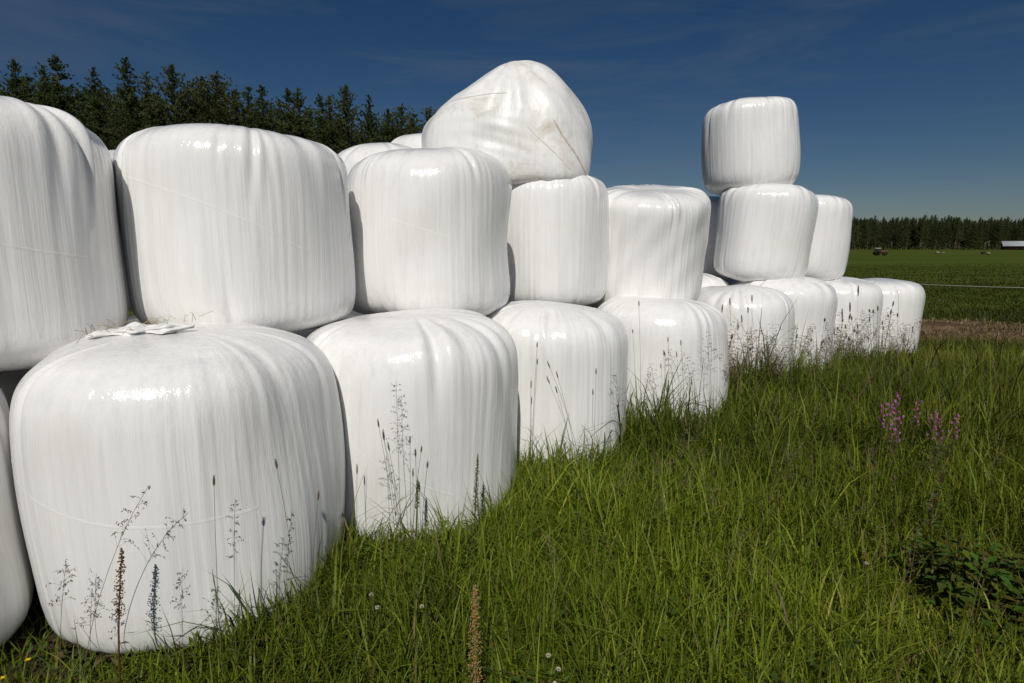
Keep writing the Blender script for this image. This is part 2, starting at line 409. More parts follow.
# crumpled film bundle on the nearest bale
def crumple_mesh(L, W, Hh, seed, n=60, m=18):
    r = np.random.default_rng(seed)
    w1 = [(r.normal(0, 1, 2) * [3.2, 5], r.uniform(0, 6.3), r.uniform(.06, .20)) for _ in range(16)]
    t = np.linspace(0, 1, n); a = np.linspace(0, 2 * math.pi, m, endpoint=False)
    T, A = np.meshgrid(t, a, indexing='ij')
    f = 1 + sum(am * np.sin(k[0] * T * 6 + np.round(k[1]) * A + ph) for k, ph, am in w1) * .45
    prof = np.sin(math.pi * np.clip(T * .94 + .03, 0, 1)) ** .55 * (0.65 + .35 * np.sin(T * 9 + 1) ** 2)
    X = (T - .5) * L + .01 * f; Y = W * prof * f * np.cos(A) + .03 * np.sin(T * 5); Z = Hh * prof * f * np.sin(A) + Hh * .3
    V = np.stack([X, Y, Z], -1).reshape(-1, 3)
    i = np.arange(n - 1)[:, None] * m; k = np.arange(m)[None, :]; k2 = (k + 1) % m
    return np_mesh('film_bundle', V, np.stack([i + k, i + m + k, i + m + k2, i + k2], -1).reshape(-1, 4), None, True)
o1, s1 = BALES['B1']
fb = link_mesh('film_bundle', crumple_mesh(.43, .075, .026, 5, 120, 60), M_CRUMPLE, o1)
bpy.context.view_layer.update()
_d = (apoint(140, 333, 3.0) - Vector((0, 0, EYE))); _o = Vector((0, 0, EYE)) - o1.location
_ok, _hit, _n, _i = o1.ray_cast(_o, _d.normalized())
fb.location = _hit + Vector((0, 0, .004)); fb.rotation_euler = (R_(6), R_(-4), R_(24))
fb['label'] = 'crumpled white film bundle mixed with straw'
mb = MB(); rr = random.Random(4)
for i in range(26):
    a = rr.uniform(-.20, .26); b = rr.gauss(0, .05); g = rr.uniform(0, 6.28); l = rr.uniform(.03, .09)
    mb.tube([(a, b, .02), (a + l * .5 * math.cos(g), b + l * .5 * math.sin(g), rr.uniform(.03, .06)), (a + l * math.cos(g), b + l * math.sin(g), rr.uniform(.0, .05))], [.0012] * 3, 3,
            col=(.42 + rr.uniform(-.1, .1), .33 + rr.uniform(-.08, .08), .17))
sb = link_mesh('straw', mb.mesh('straw'), M_STRAW, fb); sb['kind'] = 'stuff'

# ---- the slumped bale on top: soft polytope
def slumped_mesh():
    planes = [  # normal, distance
        ((0, 0, -1), .61), ((-.05, -1, .10), .62), ((.75, -.70, .22), .70), ((-.62, -.25, .74), .585),
        ((.70, -.12, .66), .655), ((-1, -.1, -.12), .90), ((1, 0, -.15), .80), ((0, 1, .2), .70), ((-.6, -.75, .25), .78),
        ((0, .4, .9), .66), ((.10, -.75, .66), .625), ((.05, -.1, 1), .645), ((-.25, .0, .97), .63)]
    nth, nu = 360, 200
    th = np.linspace(0, 2 * math.pi, nth, endpoint=False); ph = np.linspace(-math.pi / 2, math.pi / 2, nu)[1:-1]
    T, P = np.meshgrid(th, ph)
    D = np.stack([np.cos(P) * np.cos(T), np.cos(P) * np.sin(T), np.sin(P)], -1)
    p = 10.5; acc = 0
    for n, h in planes:
        n = np.array(n, float); n /= np.linalg.norm(n)
        acc = acc + np.maximum(0, D @ n / h) ** p
    r = acc ** (-1 / p)
    q = np.random.default_rng(3)
    X = D * r[..., None]
    d = 0
    for i in range(8):
        k = q.normal(0, 1, 3) * (4 if i < 4 else 9); d = d + (.006 if i < 4 else .002) * np.sin(X @ k + q.uniform(0, 6))
    # soft tension folds running between gathered corners
    for (nx, ny, nz, fz, freq, am, cx, cz, w) in [(.6, 0, .8, 0, 62, .0022, .05, .52, .22), (.85, 0, .45, 1, 55, .0028, .45, .05, .26), (.8, 0, .6, 1, 70, .0022, .62, -.25, .2),
                                              (-.25, 0, .95, 2, 48, .0024, -.45, .12, .28), (.35, 0, .95, 2, 60, .0026, -.12, -.22, .22), (1, 0, .1, 0, 44, .0022, .1, .15, .25)]:
        t = X[..., 0] * nx + X[..., 1] * ny + X[..., 2] * nz; o_ = X[..., 0] * nz - X[..., 2] * nx
        wv = np.sin(freq * t + fz + 1.2 * np.sin(4.1 * o_ + fz) + .8 * np.sin(9 * o_ + 2 * fz))
        d = d + am * np.exp(-((X[..., 0] - cx) ** 2 + (X[..., 2] - cz) ** 2) / w ** 2) * wv
    # broad drapes sweeping from the peak to the lower right, and a knuckle low on the front
    sw = np.arctan2(X[..., 2] - .62, X[..., 0] + .02)
    dist = np.hypot(X[..., 2] - .62, X[..., 0] + .02)
    d = d + .010 * np.sin(13 * sw + 2.2 * dist) * np.exp(-((dist - .55) / .35) ** 2) * np.clip(-D[..., 1] + .3, 0, 1)
    for (cx, cy, cz, w, am) in [(-.20, -.55, -.22, .10, -.045), (-.09, -.55, -.13, .10, .028), (.05, -.5, .22, .07, .014), (.40, -.5, -.30, .12, -.02)]:
        v = X - np.array([cx, cy, cz]); d = d + am * np.exp(-(v ** 2).sum(-1) / w ** 2)
    X = D * (r + d)[..., None]
    c0 = np.array([[0, 0, X[0, :, 2].mean()]]); c1 = np.array([[0, 0, X[-1, :, 2].mean()]])
    m = len(ph); V = np.concatenate([X.reshape(-1, 3), c0, c1])
    i = np.arange(m - 1)[:, None] * nth; k = np.arange(nth)[None, :]; k2 = (k + 1) % nth
    Q = np.stack([i + k, i + k2, i + nth + k2, i + nth + k], -1).reshape(-1, 4)
    kk = np.arange(nth); kk2 = (kk + 1) % nth
    Tt = np.concatenate([np.stack([np.full(nth, m * nth), kk2, kk], -1), np.stack([np.full(nth, m * nth + 1), (m - 1) * nth + kk, (m - 1) * nth + kk2], -1)])
    V = (V + np.array([0, 0, .55])) * np.array([1, 1, .965])
    return np_mesh('wrapped_bale', V, Q, Tt, True)
sp_ = apoint(513, 178, 5.95)
slump = link_mesh('wrapped_bale', slumped_mesh(), M_FILM_DIRTY, None, (sp_.x, sp_.y, 2.30))
tag(slump, 'big slumped bale with dirty creases lying tipped over on top of the stack', 'bale', G_BALE)
SL_ME = slump.data
def slump_strip(pts, width, mat):
    """strip on the slumped bale through picture points: cast on the mesh from outside"""
    dg = bpy.context.evaluated_depsgraph_get(); dg.update()
    out = []
    for i in range(len(pts) - 1):
        for t in np.linspace(0, 1, 24, endpoint=(i == len(pts) - 2)):
            x = pts[i][0] + (pts[i + 1][0] - pts[i][0]) * t; z = pts[i][1] + (pts[i + 1][1] - pts[i][1]) * t
            ok, loc, nrm, _ = slump.ray_cast(Vector((x, -3, z)), Vector((0, 1, 0)))
            if ok: out.append((np.array(loc), np.array(nrm)))
    if len(out) < 4: return
    c = np.array([a for a, _ in out]); nn = np.array([b for _, b in out]); n = len(c)
    tan = np.gradient(c, axis=0); tan /= np.linalg.norm(tan, axis=1)[:, None] + 1e-9
    sd = np.cross(nn, tan); w = width / 2 * (.4 + .6 * np.abs(np.sin(np.arange(n) * .31 + 1)))[:, None]
    w = w * np.clip(np.minimum(np.arange(n), n - 1 - np.arange(n)) / 8, .1, 1)[:, None]
    V = np.concatenate([c - sd * w + nn * .002, c + nn * .005, c + sd * w + nn * .002]); k = np.arange(n - 1)
    Q = np.concatenate([np.stack([k, k + 1, n + k + 1, n + k], -1), np.stack([n + k, n + k + 1, 2 * n + k + 1, 2 * n + k], -1)])
    return link_mesh('film_edge', np_mesh('film_edge', V, Q, None, True), mat, slump)
def spx(px, py):   # picture point to the slumped bale's own x, z (about its front)
    q = apoint(px, py, sp_.y - .5); return (q.x - sp_.x, q.z - 2.30)
bpy.context.view_layer.update()
slump_strip([spx(552, 121), spx(561, 137), spx(575, 155), spx(587, 174)], .020, M_SEAM_BROWN)
slump_strip([spx(527, 130), spx(545, 147), spx(562, 163), spx(570, 172)], .016, M_SEAM_SOFT)
slump_strip([spx(447, 100), spx(480, 97), spx(508, 95)], .010, M_SEAM_SOFT)

# ---------------------------------------------------------------- ground
def ground_mesh():
    def axis(lims):
        out = []
        for a, b, n in lims: out += list(np.linspace(a, b, n, endpoint=False))
        return np.array(out)
    pos = axis([(0, 16, 80), (16, 60, 44), (60, 300, 30), (300, 1500, 14)]); pos = np.append(pos, 1500)
    xs = np.concatenate([-pos[:0:-1], pos]); ys = xs
    X, Y = np.meshgrid(xs, ys); Z = ground_z(X, Y)
    n = len(xs); i = np.arange(n - 1)[:, None] * n; k = np.arange(n - 1)[None, :]
    Q = np.stack([i + k, i + k + 1, i + n + k + 1, i + n + k], -1).reshape(-1, 4)
    return np_mesh('ground', np.stack([X, Y, Z], -1).reshape(-1, 3), Q, None, True)
def ground_material():
    m, nt, b, out = new_mat('field_ground'); L = nt.links.new
    tc = N(nt, 'ShaderNodeTexCoord')
    n1 = N(nt, 'ShaderNodeTexNoise', Scale=.09, Detail=8.0, Roughness=.6); L(tc.outputs['Object'], n1.inputs['Vector'])
    n2 = N(nt, 'ShaderNodeTexNoise', Scale=2.5, Detail=8.0, Roughness=.7); L(tc.outputs['Object'], n2.inputs['Vector'])
    mpf = N(nt, 'ShaderNodeMapping'); mpf.inputs['Scale'].default_value = (.02, .11, 1); mpf.inputs['Rotation'].default_value = (0, 0, R_(8)); L(tc.outputs['Object'], mpf.inputs[0])
    n4 = N(nt, 'ShaderNodeTexNoise', Scale=1.0, Detail=6.0, Roughness=.65); L(mpf.outputs[0], n4.inputs['Vector'])
    g1 = ramp(nt, [(.3, (.050, .077, .008)), (.5, (.067, .094, .012)), (.72, (.098, .104, .021))])
    L(n4.outputs['Fac'], g1.inputs[0])
    g2 = ramp(nt, [(.3, (.6, .62, .55)), (.7, (1.15, 1.12, 1.1))]); L(n2.outputs['Fac'], g2.inputs[0])
    fld = N(nt, 'ShaderNodeMixRGB', blend_type='MULTIPLY'); fld.inputs[0].default_value = .8; L(g1.outputs[0], fld.inputs[1]); L(g2.outputs[0], fld.inputs[2])
    soil = ramp(nt, [(.3, (.028, .021, .012)), (.7, (.070, .052, .029))]); L(n2.outputs['Fac'], soil.inputs[0])
    sp = N(nt, 'ShaderNodeVectorMath', operation='LENGTH'); L(tc.outputs['Object'], sp.inputs[0])
    mr = N(nt, 'ShaderNodeMapRange'); mr.inputs[1].default_value = 10; mr.inputs[2].default_value = 22; L(sp.outputs['Value'], mr.inputs[0])
    mx = N(nt, 'ShaderNodeMixRGB'); L(mr.outputs[0], mx.inputs[0]); L(soil.outputs[0], mx.inputs[1]); L(fld.outputs[0], mx.inputs[2])
    L(mx.outputs[0], b.inputs['Base Color']); b.inputs['Roughness'].default_value = 1.0; b.inputs['Specular IOR Level'].default_value = .05
    bp = N(nt, 'ShaderNodeBump', Strength=.6, Distance=.04); L(n2.outputs['Fac'], bp.inputs['Height']); L(bp.outputs[0], b.inputs['Normal'])
    return m
gr = link_mesh('ground', ground_mesh(), ground_material()); tag(gr, 'dark soil and green field reaching to the woods', 'ground', None, 'structure')

# bare, raked patch of soil and old hay beyond the end of the stack
def patch_h(x, y):
    r = np.sqrt(((x - 10.0) / 2.7) ** 2 + ((y - 12.7) / 2.4) ** 2 + .14 * np.sin(x * 1.9) * np.sin(y * 2.6))
    return np.clip(1 - r, 0, 1) ** .6 * (0.17 + .035 * np.sin(x * 2.7 + y) + .03 * np.sin(4.4 * y - x * 1.3) + .02 * np.sin(7 * x + 5 * y))
xs = np.linspace(6.6, 13.6, 150); ys = np.linspace(9.8, 15.6, 80); X, Y = np.meshgrid(xs, ys)
Z = ground_z(X, Y) + patch_h(X, Y) - .012 + .006
i = np.arange(79)[:, None] * 150; k = np.arange(149)[None, :]
pm = plain_mat('raked_soil', (.13, .088, .050), .95, .05, .45, 2.5)
pt = link_mesh('dirt_patch', np_mesh('dirt_patch', np.stack([X, Y, Z], -1).reshape(-1, 3), np.stack([i + k, i + k + 1, i + 150 + k + 1, i + 150 + k], -1).reshape(-1, 4), None, True), pm)
tag(pt, 'brown patch of bare soil and old hay beyond the stack', 'dirt', None, 'structure')

# ---------------------------------------------------------------- grass
BALE_FOOT = [(o.location.x, o.location.y, s.R) for k, (o, s) in BALES.items() if k[0] in 'BD' or k in ('C5', 'C6')]
def outside_bales(x, y, grow=-.03):
    ok = np.ones(len(x), bool)
    for bx, by, R in BALE_FOOT: ok &= (x - bx) ** 2 + (y - by) ** 2 > (R + grow) ** 2
    return ok
def row_front(x, y):
    """signed distance in front of the bottom row (positive = camera side)"""
    px = np.array([-5.5, -3.28, -1.54, -.65, .30, 1.42, 2.68, 3.64, 4.98, 6.23, 7.6]); py = np.array([2.6, 2.72, 2.72, 3.62, 4.6, 5.54, 6.88, 7.85, 8.9, 9.8, 10.6])
    return np.interp(x, px, py) - y
def in_view(x, y, z=0.0, pad=90):
    zc = z - EYE; d = y * CP - zc * SP; v = y * SP + zc * CP
    u = CX + F_PX * x / np.maximum(d, .05); w = CY - F_PX * v / np.maximum(d, .05)
    return (d > .3) & (u > -pad) & (u < 1024 + pad) & (w < 683 + 230)
def sfield(x, y, seed, sc):
    q = np.random.default_rng(seed); f = 0
    for i in range(7):
        k = q.normal(0, 1, 2) * sc * (1 + i * .4); f = f + np.sin(k[0] * x + k[1] * y + q.uniform(0, 6.3)) / (1 + .25 * i)
    return f / 3.0
def blades(x, y, h, w, lean, rng, palette, segs=3):
    n = len(x); z = ground_z(x, y)
    az = rng.uniform(0, 2 * math.pi, n); 
    dirv = np.stack([np.cos(az), np.sin(az)], -1)
    fa = rng.uniform(0, 2 * math.pi, n)                        # direction the flat of the blade turns to
    side = np.stack([-np.sin(fa), np.cos(fa)], -1) 
    side = side * .35 + np.stack([-dirv[:, 1], dirv[:, 0]], -1) * .8
    side /= np.linalg.norm(side, axis=1)[:, None]
    V = []; t = np.linspace(0, 1, segs + 1)
    bend = lean * rng.uniform(.35, 1.5, n)
    for k, tk in enumerate(t):
        out = bend * h * tk ** 2.0; up = h * (tk - .45 * bend * tk ** 2.4)
        cx = x + dirv[:, 0] * out; cy = y + dirv[:, 1] * out; cz = z + up - .01
        if k < segs:
            ww = w * (1 - .75 * tk ** 1.6) / 2
            V.append(np.stack([cx - side[:, 0] * ww, cy - side[:, 1] * ww, cz], -1)); V.append(np.stack([cx + side[:, 0] * ww, cy + side[:, 1] * ww, cz], -1))
        else: V.append(np.stack([cx, cy, cz], -1))
    per = 2 * segs + 1
    V = np.stack(V, 1).reshape(-1, 3); b = np.arange(n) * per
    Q = np.concatenate([np.stack([b + 2 * k, b + 2 * k + 1, b + 2 * k + 3, b + 2 * k + 2], -1) for k in range(segs - 1)])
    T = np.stack([b + 2 * segs - 2, b + 2 * segs - 1, b + 2 * segs], -1)
    C = np.repeat(palette, per, 0)
    return V, Q, T, C
def grass_palette(n, rng, x, y, dry=.06):
    base = np.array([.082, .122, .008]); yel = np.array([.155, .175, .018]); dark = np.array([.040, .068, .007]); brown = np.array([.105, .082, .042])
    t = np.clip(.45 + .50 * sfield(x, y, 77, 1.1) + rng.normal(0, .22, n), 0, 1)[:, None]
    c = dark * (1 - t) + base * t
    t2 = np.clip(rng.normal(.22, .28, n) + .2 * sfield(x, y, 78, .9), 0, 1)[:, None]
    c = c * (1 - t2) + yel * t2
    dr = rng.random(n) < dry * (1 + 1.2 * np.clip(sfield(x, y, 79, .8), -.8, 2) + 1.0 * np.clip((x - .2 * y) / 3, 0, 1))
    c[dr] = brown * rng.uniform(.5, 1.3, (dr.sum(), 1))
    return c * np.array([1.68, 1.55, 1.4]) * (1 - .20 * np.clip((x - .5 - .25 * y) / 2.5, 0, 1) + .22 * sfield(x, y, 81, .8))[:, None] * rng.uniform(.7, 1.3, (n, 1))  # right-hand blades tinted darker, standing in for lens vignetting; patch tones are random
def scatter(n, x0, x1, y0, y1, rng):
    return rng.uniform(x0, x1, n), rng.uniform(y0, y1, n)
def build_grass():
    rng = np.random.default_rng(21); parts = []
    for (y0, y1, dens, hh, ww, segs) in [(1.0, 2.6, 8000, .235, .0074, 3), (2.6, 4.2, 5600, .27, .0086, 3), (4.2, 6.8, 3300, .42, .0102, 3), (6.8, 11.2, 1450, .37, .0125, 3)]:
        xl, xr = -.98 * y1 - .9, .98 * y1 + .9
        n = int(dens * (xr - xl) * (y1 - y0)); x, y = scatter(n, xl, xr, y0, y1, rng)
        clump = sfield(x, y, 5, 3.2)
        fr = row_front(x, y)
        keep = in_view(x, y, .1) & outside_bales(x, y) & (fr > -.75) & (rng.random(n) < np.clip(.72 + .3 * clump, .2, 1))
        # trodden, bare strip along the near left foot of the stack
        bare = np.clip((x + 1.55) / -.35, 0, 1) * np.clip((1.0 - fr) / .35 + .2, 0, 1)
        bare2 = np.clip((.72 - fr) / .3, 0, 1) * np.clip((-1.30 - x) / .4, 0, 1)
        keep &= rng.random(n) > .95 * np.clip(np.maximum(bare * .9, bare2 * .75), 0, 1)
        x, y = x[keep], y[keep]; n = len(x); fr = row_front(x, y)
        h = hh * rng.lognormal(0, .30, n) * np.clip(1 + .28 * sfield(x, y, 6, 1.3), .5, 1.6)
        right = np.clip((x + 1.6) / 1.2, 0, 1)
        h = h * (.62 + .38 * right)
        nearb = np.exp(-((fr - .70) / .16) ** 2)          # longer, unmown growth against the film
        h = h * (1 + .40 * nearb * right * np.clip((y - 2.9) / 1.0, 0, 1)) * (1 + .22 * np.clip((2.9 - y) / .6, 0, 1) * nearb * right) * (1 - .55 * np.clip((y - 6.8) / 3.0, 0, 1) * np.clip((x - 4.2) / 2.0, 0, 1))
        h = h * np.where(y < 2.2, .72 + .28 * np.clip((y - 1.0) / 1.2, 0, 1), 1)
        h = h * (1 - .5 * np.clip((-.05 - x) / .5, 0, 1) * np.clip((1.35 - fr) / .35, 0, 1) * (x > -1.25) * (y > 2.3))
        h = h * (1 + .95 * np.exp(-((x + .98) / .30) ** 2 - ((fr - .80) / .20) ** 2))
        h = h * (1 + .45 * np.exp(-((x + 1.0) / .28) ** 2 - ((y - 2.75) / .35) ** 2))
        w = ww * rng.uniform(.5, 1.6, n)
        parts.append(blades(x, y, h, w, rng.uniform(.12, 1.05, n), rng, grass_palette(n, rng, x, y, .05 + .05 * np.clip((y - 4) / 4, 0, 1)), segs))
    off = 0; V, Q, T, C = [], [], [], []
    for v, q, t, c in parts: V.append(v); Q.append(q + off); T.append(t + off); C.append(c); off += len(v)
    me = np_mesh('tall_grass', np.concatenate(V), np.concatenate(Q), np.concatenate(T), False, np.concatenate(C))
    o = link_mesh('tall_grass', me, M_GRASS); tag(o, 'long green grass covering the slope before the bales', 'grass', None, 'stuff')
    print('grass blades', off // 7)
build_grass()
def build_field_grass():
    rng = np.random.default_rng(22); parts = []
    for (y0, y1, dens, hh, ww) in [(10.6, 17, 420, .12, .016), (17, 30, 150, .09, .026), (30, 62, 40, .08, .045)]:
        xl, xr = .50 * y0 - 2, .98 * y1 + 2
        n = int(dens * (xr - xl) * (y1 - y0)); x, y = scatter(n, xl, xr, y0, y1, rng)
        keep = in_view(x, y, .1, 60) & (x > .52 * y - .6) & (rng.random(n) < np.clip((64 - y) / 30, 0, 1)) & outside_bales(x, y)
        pr = np.sqrt(((x - 10.0) / 2.7) ** 2 + ((y - 12.7) / 2.4) ** 2)
        keep &= (pr + .25 * sfield(x, y, 9, 1.5) > .95) | (rng.random(n) < .06)
        x, y = x[keep], y[keep]; n = len(x)
        parts.append(blades(x, y, hh * rng.lognormal(0, .3, n), ww * rng.uniform(.6, 1.4, n), rng.uniform(.2, .9, n), rng, grass_palette(n, rng, x, y, .03) * .44, 2))
    off = 0; V, Q, T, C = [], [], [], []
    for v, q, t, c in parts: V.append(v); Q.append(q + off); T.append(t + off); C.append(c); off += len(v)
    o = link_mesh('field_grass', np_mesh('field_grass', np.concatenate(V), np.concatenate(Q), np.concatenate(T), False, np.concatenate(C)), M_GRASS)
    tag(o, 'short green grass of the open field behind the stack', 'grass', None, 'stuff')
build_field_grass()
def build_patch_straw():
    rng = np.random.default_rng(23); n = 3600
    x = rng.normal(10.4, 1.5, n); y = rng.normal(12.5, 1.1, n); keep = in_view(x, y, 0, 40); x, y = x[keep], y[keep]; n = len(x)
    pal = np.array([.22, .165, .085]) * rng.uniform(.4, 1.4, (n, 1))
    V, Q, T, C = blades(x, y, rng.uniform(.05, .2, n), np.full(n, .016), rng.uniform(.8, 2.2, n), rng, pal, 2)
    z0 = np.repeat(patch_h(x, y), 5); V[:, 2] += z0
    o = link_mesh('straw_litter', np_mesh('straw_litter', V, Q, T, False, C), M_STRAW); tag(o, 'dry hay litter scattered over the bare soil patch', 'straw', None, 'stuff')
build_patch_straw()
# leaf litter and low weeds on the trodden strip by the nearest bales
def build_ground_leaves():
    rng = np.random.default_rng(24); mb = MB()
    n = 0
    while n < 2400:
        x = rng.uniform(-3.2, .2); y = rng.uniform(1.2, 3.2)
        f = float(row_front(np.array([x]), np.array([y]))[0])
        if not (.40 < f < 1.9) or not outside_bales(np.array([x]), np.array([y]), -.1)[0]: continue
        z = float(ground_z(x, y)); a = rng.uniform(0, 6.28); l = rng.uniform(.015, .05)
        c = np.array([.05, .085, .012]) * rng.uniform(.5, 1.5) if rng.random() < .7 else np.array([.16, .11, .06]) * rng.uniform(.4, 1.2)
        zz = z + rng.uniform(.005, .06)
        mb.leaf((x, y, zz), (x + l * math.cos(a), y + l * math.sin(a), zz + rng.uniform(-.01, .02)), l * rng.uniform(.35, .7), col=c, fold=.004)
        n += 1
    o = link_mesh('ground_cover', mb.mesh('ground_cover'), M_GRASS); tag(o, 'small leaves and dead bits on the trodden soil by the nearest bales', 'ground cover', None, 'stuff')
build_ground_leaves()
def build_meadow_leaves():
    rng = np.random.default_rng(25); mb = MB(); n = 0
    while n < 420:
        Y = rng.uniform(1.5, 6.5); x = rng.uniform(-1.6, .95 * Y + .6)
        if sfield(np.array([x]), np.array([Y]), 83, 1.2)[0] < -.1 or row_front(np.array([x]), np.array([Y]))[0] < .75: continue
        z = float(ground_z(x, Y)); base = np.array([x, Y, z + rng.uniform(.06, .20)]); hue = np.array([.055, .095, .016]) * rng.uniform(.7, 1.5)
        for k in range(int(rng.integers(4, 9))):
            a = rng.uniform(0, 6.28); l = rng.uniform(.018, .05) * (1 if Y < 4 else 1.3); q = base + np.array([rng.normal(0, .03), rng.normal(0, .03), rng.normal(0, .03)])
            mb.leaf(q, q + np.array([math.cos(a) * l, math.sin(a) * l, rng.uniform(-.3, .5) * l]), l * rng.uniform(.4, .75), col=hue * rng.uniform(.8, 1.2), fold=l * .08)
        n += 1
    o = link_mesh('meadow_herbs', mb.mesh('meadow_herbs'), M_GRASS); tag(o, 'small broad-leaved herbs mixed low into the long grass', 'herbs', None, 'stuff')
build_meadow_leaves()

# ---------------------------------------------------------------- single weeds
def bend_path(h, lean, az, n=6, droop=0.0):
    p = []
    for i in range(n):
        t = i / (n - 1); o = lean * t ** 1.6
        p.append(np.array([o * math.cos(az), o * math.sin(az), h * t - droop * max(0, t - .7) ** 2]))
    return p
def rv(r, s): return np.array([r.gauss(0, s), r.gauss(0, s), r.gauss(0, s)])
GREEN = (.075, .10, .03); STEM = (.19, .16, .08); HEAD = (.16, .11, .06); DOCK = (.17, .075, .022); REDG = (.24, .14, .10)

def make_timothy(seed, h, lean, az, thick=1.0, dark=1.0, L=None):
    r = random.Random(seed); root = empty('timothy_grass', (0, 0, 0))
    p = bend_path(h, lean, az); mb = MB(); mb.tube(p, [.0016, .0015, .0014, .0012, .0011, .001], 4, col=STEM)
    link_mesh('stem', mb.mesh('stem'), M_WEED, root)
    mb = MB(); d = p[-1] - p[-2]; d /= np.linalg.norm(d); L = L or r.uniform(.03, .055) * (1.2 if thick > 1.2 else 1)
    mb.blob(p[-1] - d * .004, .0042 * thick, L, d, 6, 6, col=tuple(c * dark for c in HEAD))
    for i in range(60):
        t = r.random(); q = p[-1] + d * L * t; a = rv(r, 1); a -= d * a.dot(d); a /= np.linalg.norm(a)
        mb.leaf(q + a * .002, q + a * .0065 * thick + d * .004, .002, col=tuple(c * dark * r.uniform(.7, 1.5) for c in HEAD))
    link_mesh('seed_head', mb.mesh('seed_head'), M_WEED, root)
    mb = MB()
    for k in range(2):
        i = 1 + k; a = r.uniform(0, 6.28); l = r.uniform(.10, .2)
        q = p[i]; mid = q + np.array([math.cos(a) * l * .5, math.sin(a) * l * .5, l * .6]); tip = q + np.array([math.cos(a) * l, math.sin(a) * l, l * .55])
        mb.leaf(q, mid, .006, col=GREEN); mb.leaf(mid - (mid - q) * .45, tip, .005, col=GREEN)
    link_mesh('foliage', mb.mesh('foliage'), M_WEED, root)
    return root
def make_panicle(seed, h, lean, az, spread=.05, col=REDG, L=None, dense=1.0):
    r = random.Random(seed); root = empty('meadow_grass', (0, 0, 0))
    p = bend_path(h, lean, az, 9, droop=.25 * h if lean > .2 else .05); mb = MB(); mb.tube(p, list(np.linspace(.0016, .0007, 9)), 4, col=STEM)
    link_mesh('stem', mb.mesh('stem'), M_WEED, root)
    mb = MB(); L = L or h * .30; n = int(9 * dense)
    P = np.array(p); seg = np.linalg.norm(np.diff(P, axis=0), axis=1); cum = np.concatenate([[0], np.cumsum(seg)]); tot = cum[-1]
    def at(s): return np.array([np.interp(s, cum, P[:, k]) for k in range(3)])
    for i in range(n):
        s = tot - L * (1 - i / n); q = at(s)
        for j in range(r.randint(2, 3)):
            a = r.uniform(0, 6.28); l = spread * (1 - .6 * i / n) * r.uniform(.5, 1.2)
            e = q + np.array([math.cos(a) * l, math.sin(a) * l, l * r.uniform(.1, .7)])
            m = (q + e) / 2 + np.array([0, 0, l * .15])
            mb.tube([q, m, e], [.0005, .0004, .0003], 3, col=STEM)
            for c in range(r.randint(2, 4)):
                t = r.uniform(.35, 1); b = m + (e - m) * (t * 2 - 1) if t > .5 else q + (m - q) * t * 2
                dd = np.array([math.cos(a) * .3, math.sin(a) * .3, r.uniform(-1, .4)]) + rv(r, .3); dd /= np.linalg.norm(dd)
                mb.blob(b, .0015, r.uniform(.007, .012), dd, 4, 2, col=tuple(x * r.uniform(.6, 1.3) for x in col))
    link_mesh('panicle', mb.mesh('panicle'), M_WEED, root)
    mb = MB()
    for k in range(2):
        q = p[1 + k]; a = r.uniform(0, 6.28); l = r.uniform(.1, .22)
        mb.leaf(q, q + np.array([math.cos(a) * l, math.sin(a) * l, l * .8]), .005, col=GREEN)
    link_mesh('foliage', mb.mesh('foliage'), M_WEED, root)
    return root
def make_dock(seed, h, lean, az, head=.6, wid=.028, col=DOCK, leaves=5):
    r = random.Random(seed); root = empty('dock_plant', (0, 0, 0))
    p = bend_path(h, lean, az, 7); mb = MB(); mb.tube(p, list(np.linspace(.0045, .0014, 7)), 6, col=tuple(c * .7 for c in col))
    link_mesh('stem', mb.mesh('stem'), M_WEED, root)
    P = np.array(p); mb = MB()
    def at(t): return np.array([np.interp(t, np.linspace(0, 1, 7), P[:, k]) for k in range(3)])
    n = int(64 * head)
    for i in range(n):
        t = 1 - head * (1 - i / n); q = at(t); ww = wid * (1 - .75 * (i / n) ** 1.3) * r.uniform(.75, 1.25) * (1.2 if i % 5 else .4)
        for j in range(14):
            a = r.uniform(0, 6.28); l = ww * r.uniform(.15, 1)
            c0 = q + np.array([math.cos(a) * l, math.sin(a) * l, r.gauss(0, .006)])
            mb.blob(c0, .0024, r.uniform(.004, .007), rv(r, 1) + np.array([0, 0, .4]), 4, 2, col=tuple(x * r.uniform(.55, 1.5) for x in col))
    link_mesh('seed_spike', mb.mesh('seed_spike'), M_WEED, root)
    mb = MB()
    for k in range(leaves):
        q = at(.12 + .3 * k / max(1, leaves - 1)); a = r.uniform(0, 6.28); l = r.uniform(.05, .10)
        mid = q + np.array([math.cos(a) * l * .5, math.sin(a) * l * .5, l * .5]); tip = q + np.array([math.cos(a) * l, math.sin(a) * l, l * .35])
        mb.leaf(q, tip + (mid - tip) * .2, .016, col=(.10, .09, .03), fold=.004)
    link_mesh('foliage', mb.mesh('foliage'), M_WEED, root)
    return root
def copy_thing(root):
    c = root.copy(); COL.objects.link(c)
    for ch in root.children:
        d = ch.copy(); COL.objects.link(d); d.parent = c
    return c
def place(root, px, py, Y, base_px=None, scale_h=None, rz=None):
    """stand the plant at distance Y so its top reaches (px, py)"""
    g = gpoint(base_px if base_px is not None else px, Y); t = apoint(px, py, Y)
    root.location = g
    return root
def plant(maker, px, py, Y, label, cat, group=None, base_px=None, seed=1, **kw):
    bp_ = base_px if base_px is not None else px + random.Random(seed).uniform(-6, 6)
    g = gpoint(bp_, Y); t = apoint(px, py, Y); lean = t.x - g.x
    h = max(.08, t.z - g.z)
    root = maker(seed, h, abs(lean), 0.0 if lean >= 0 else math.pi, **kw)
    root.location = g
    tag(root, label, cat, group)
    return root

GW = 'wild grasses standing before the bales'
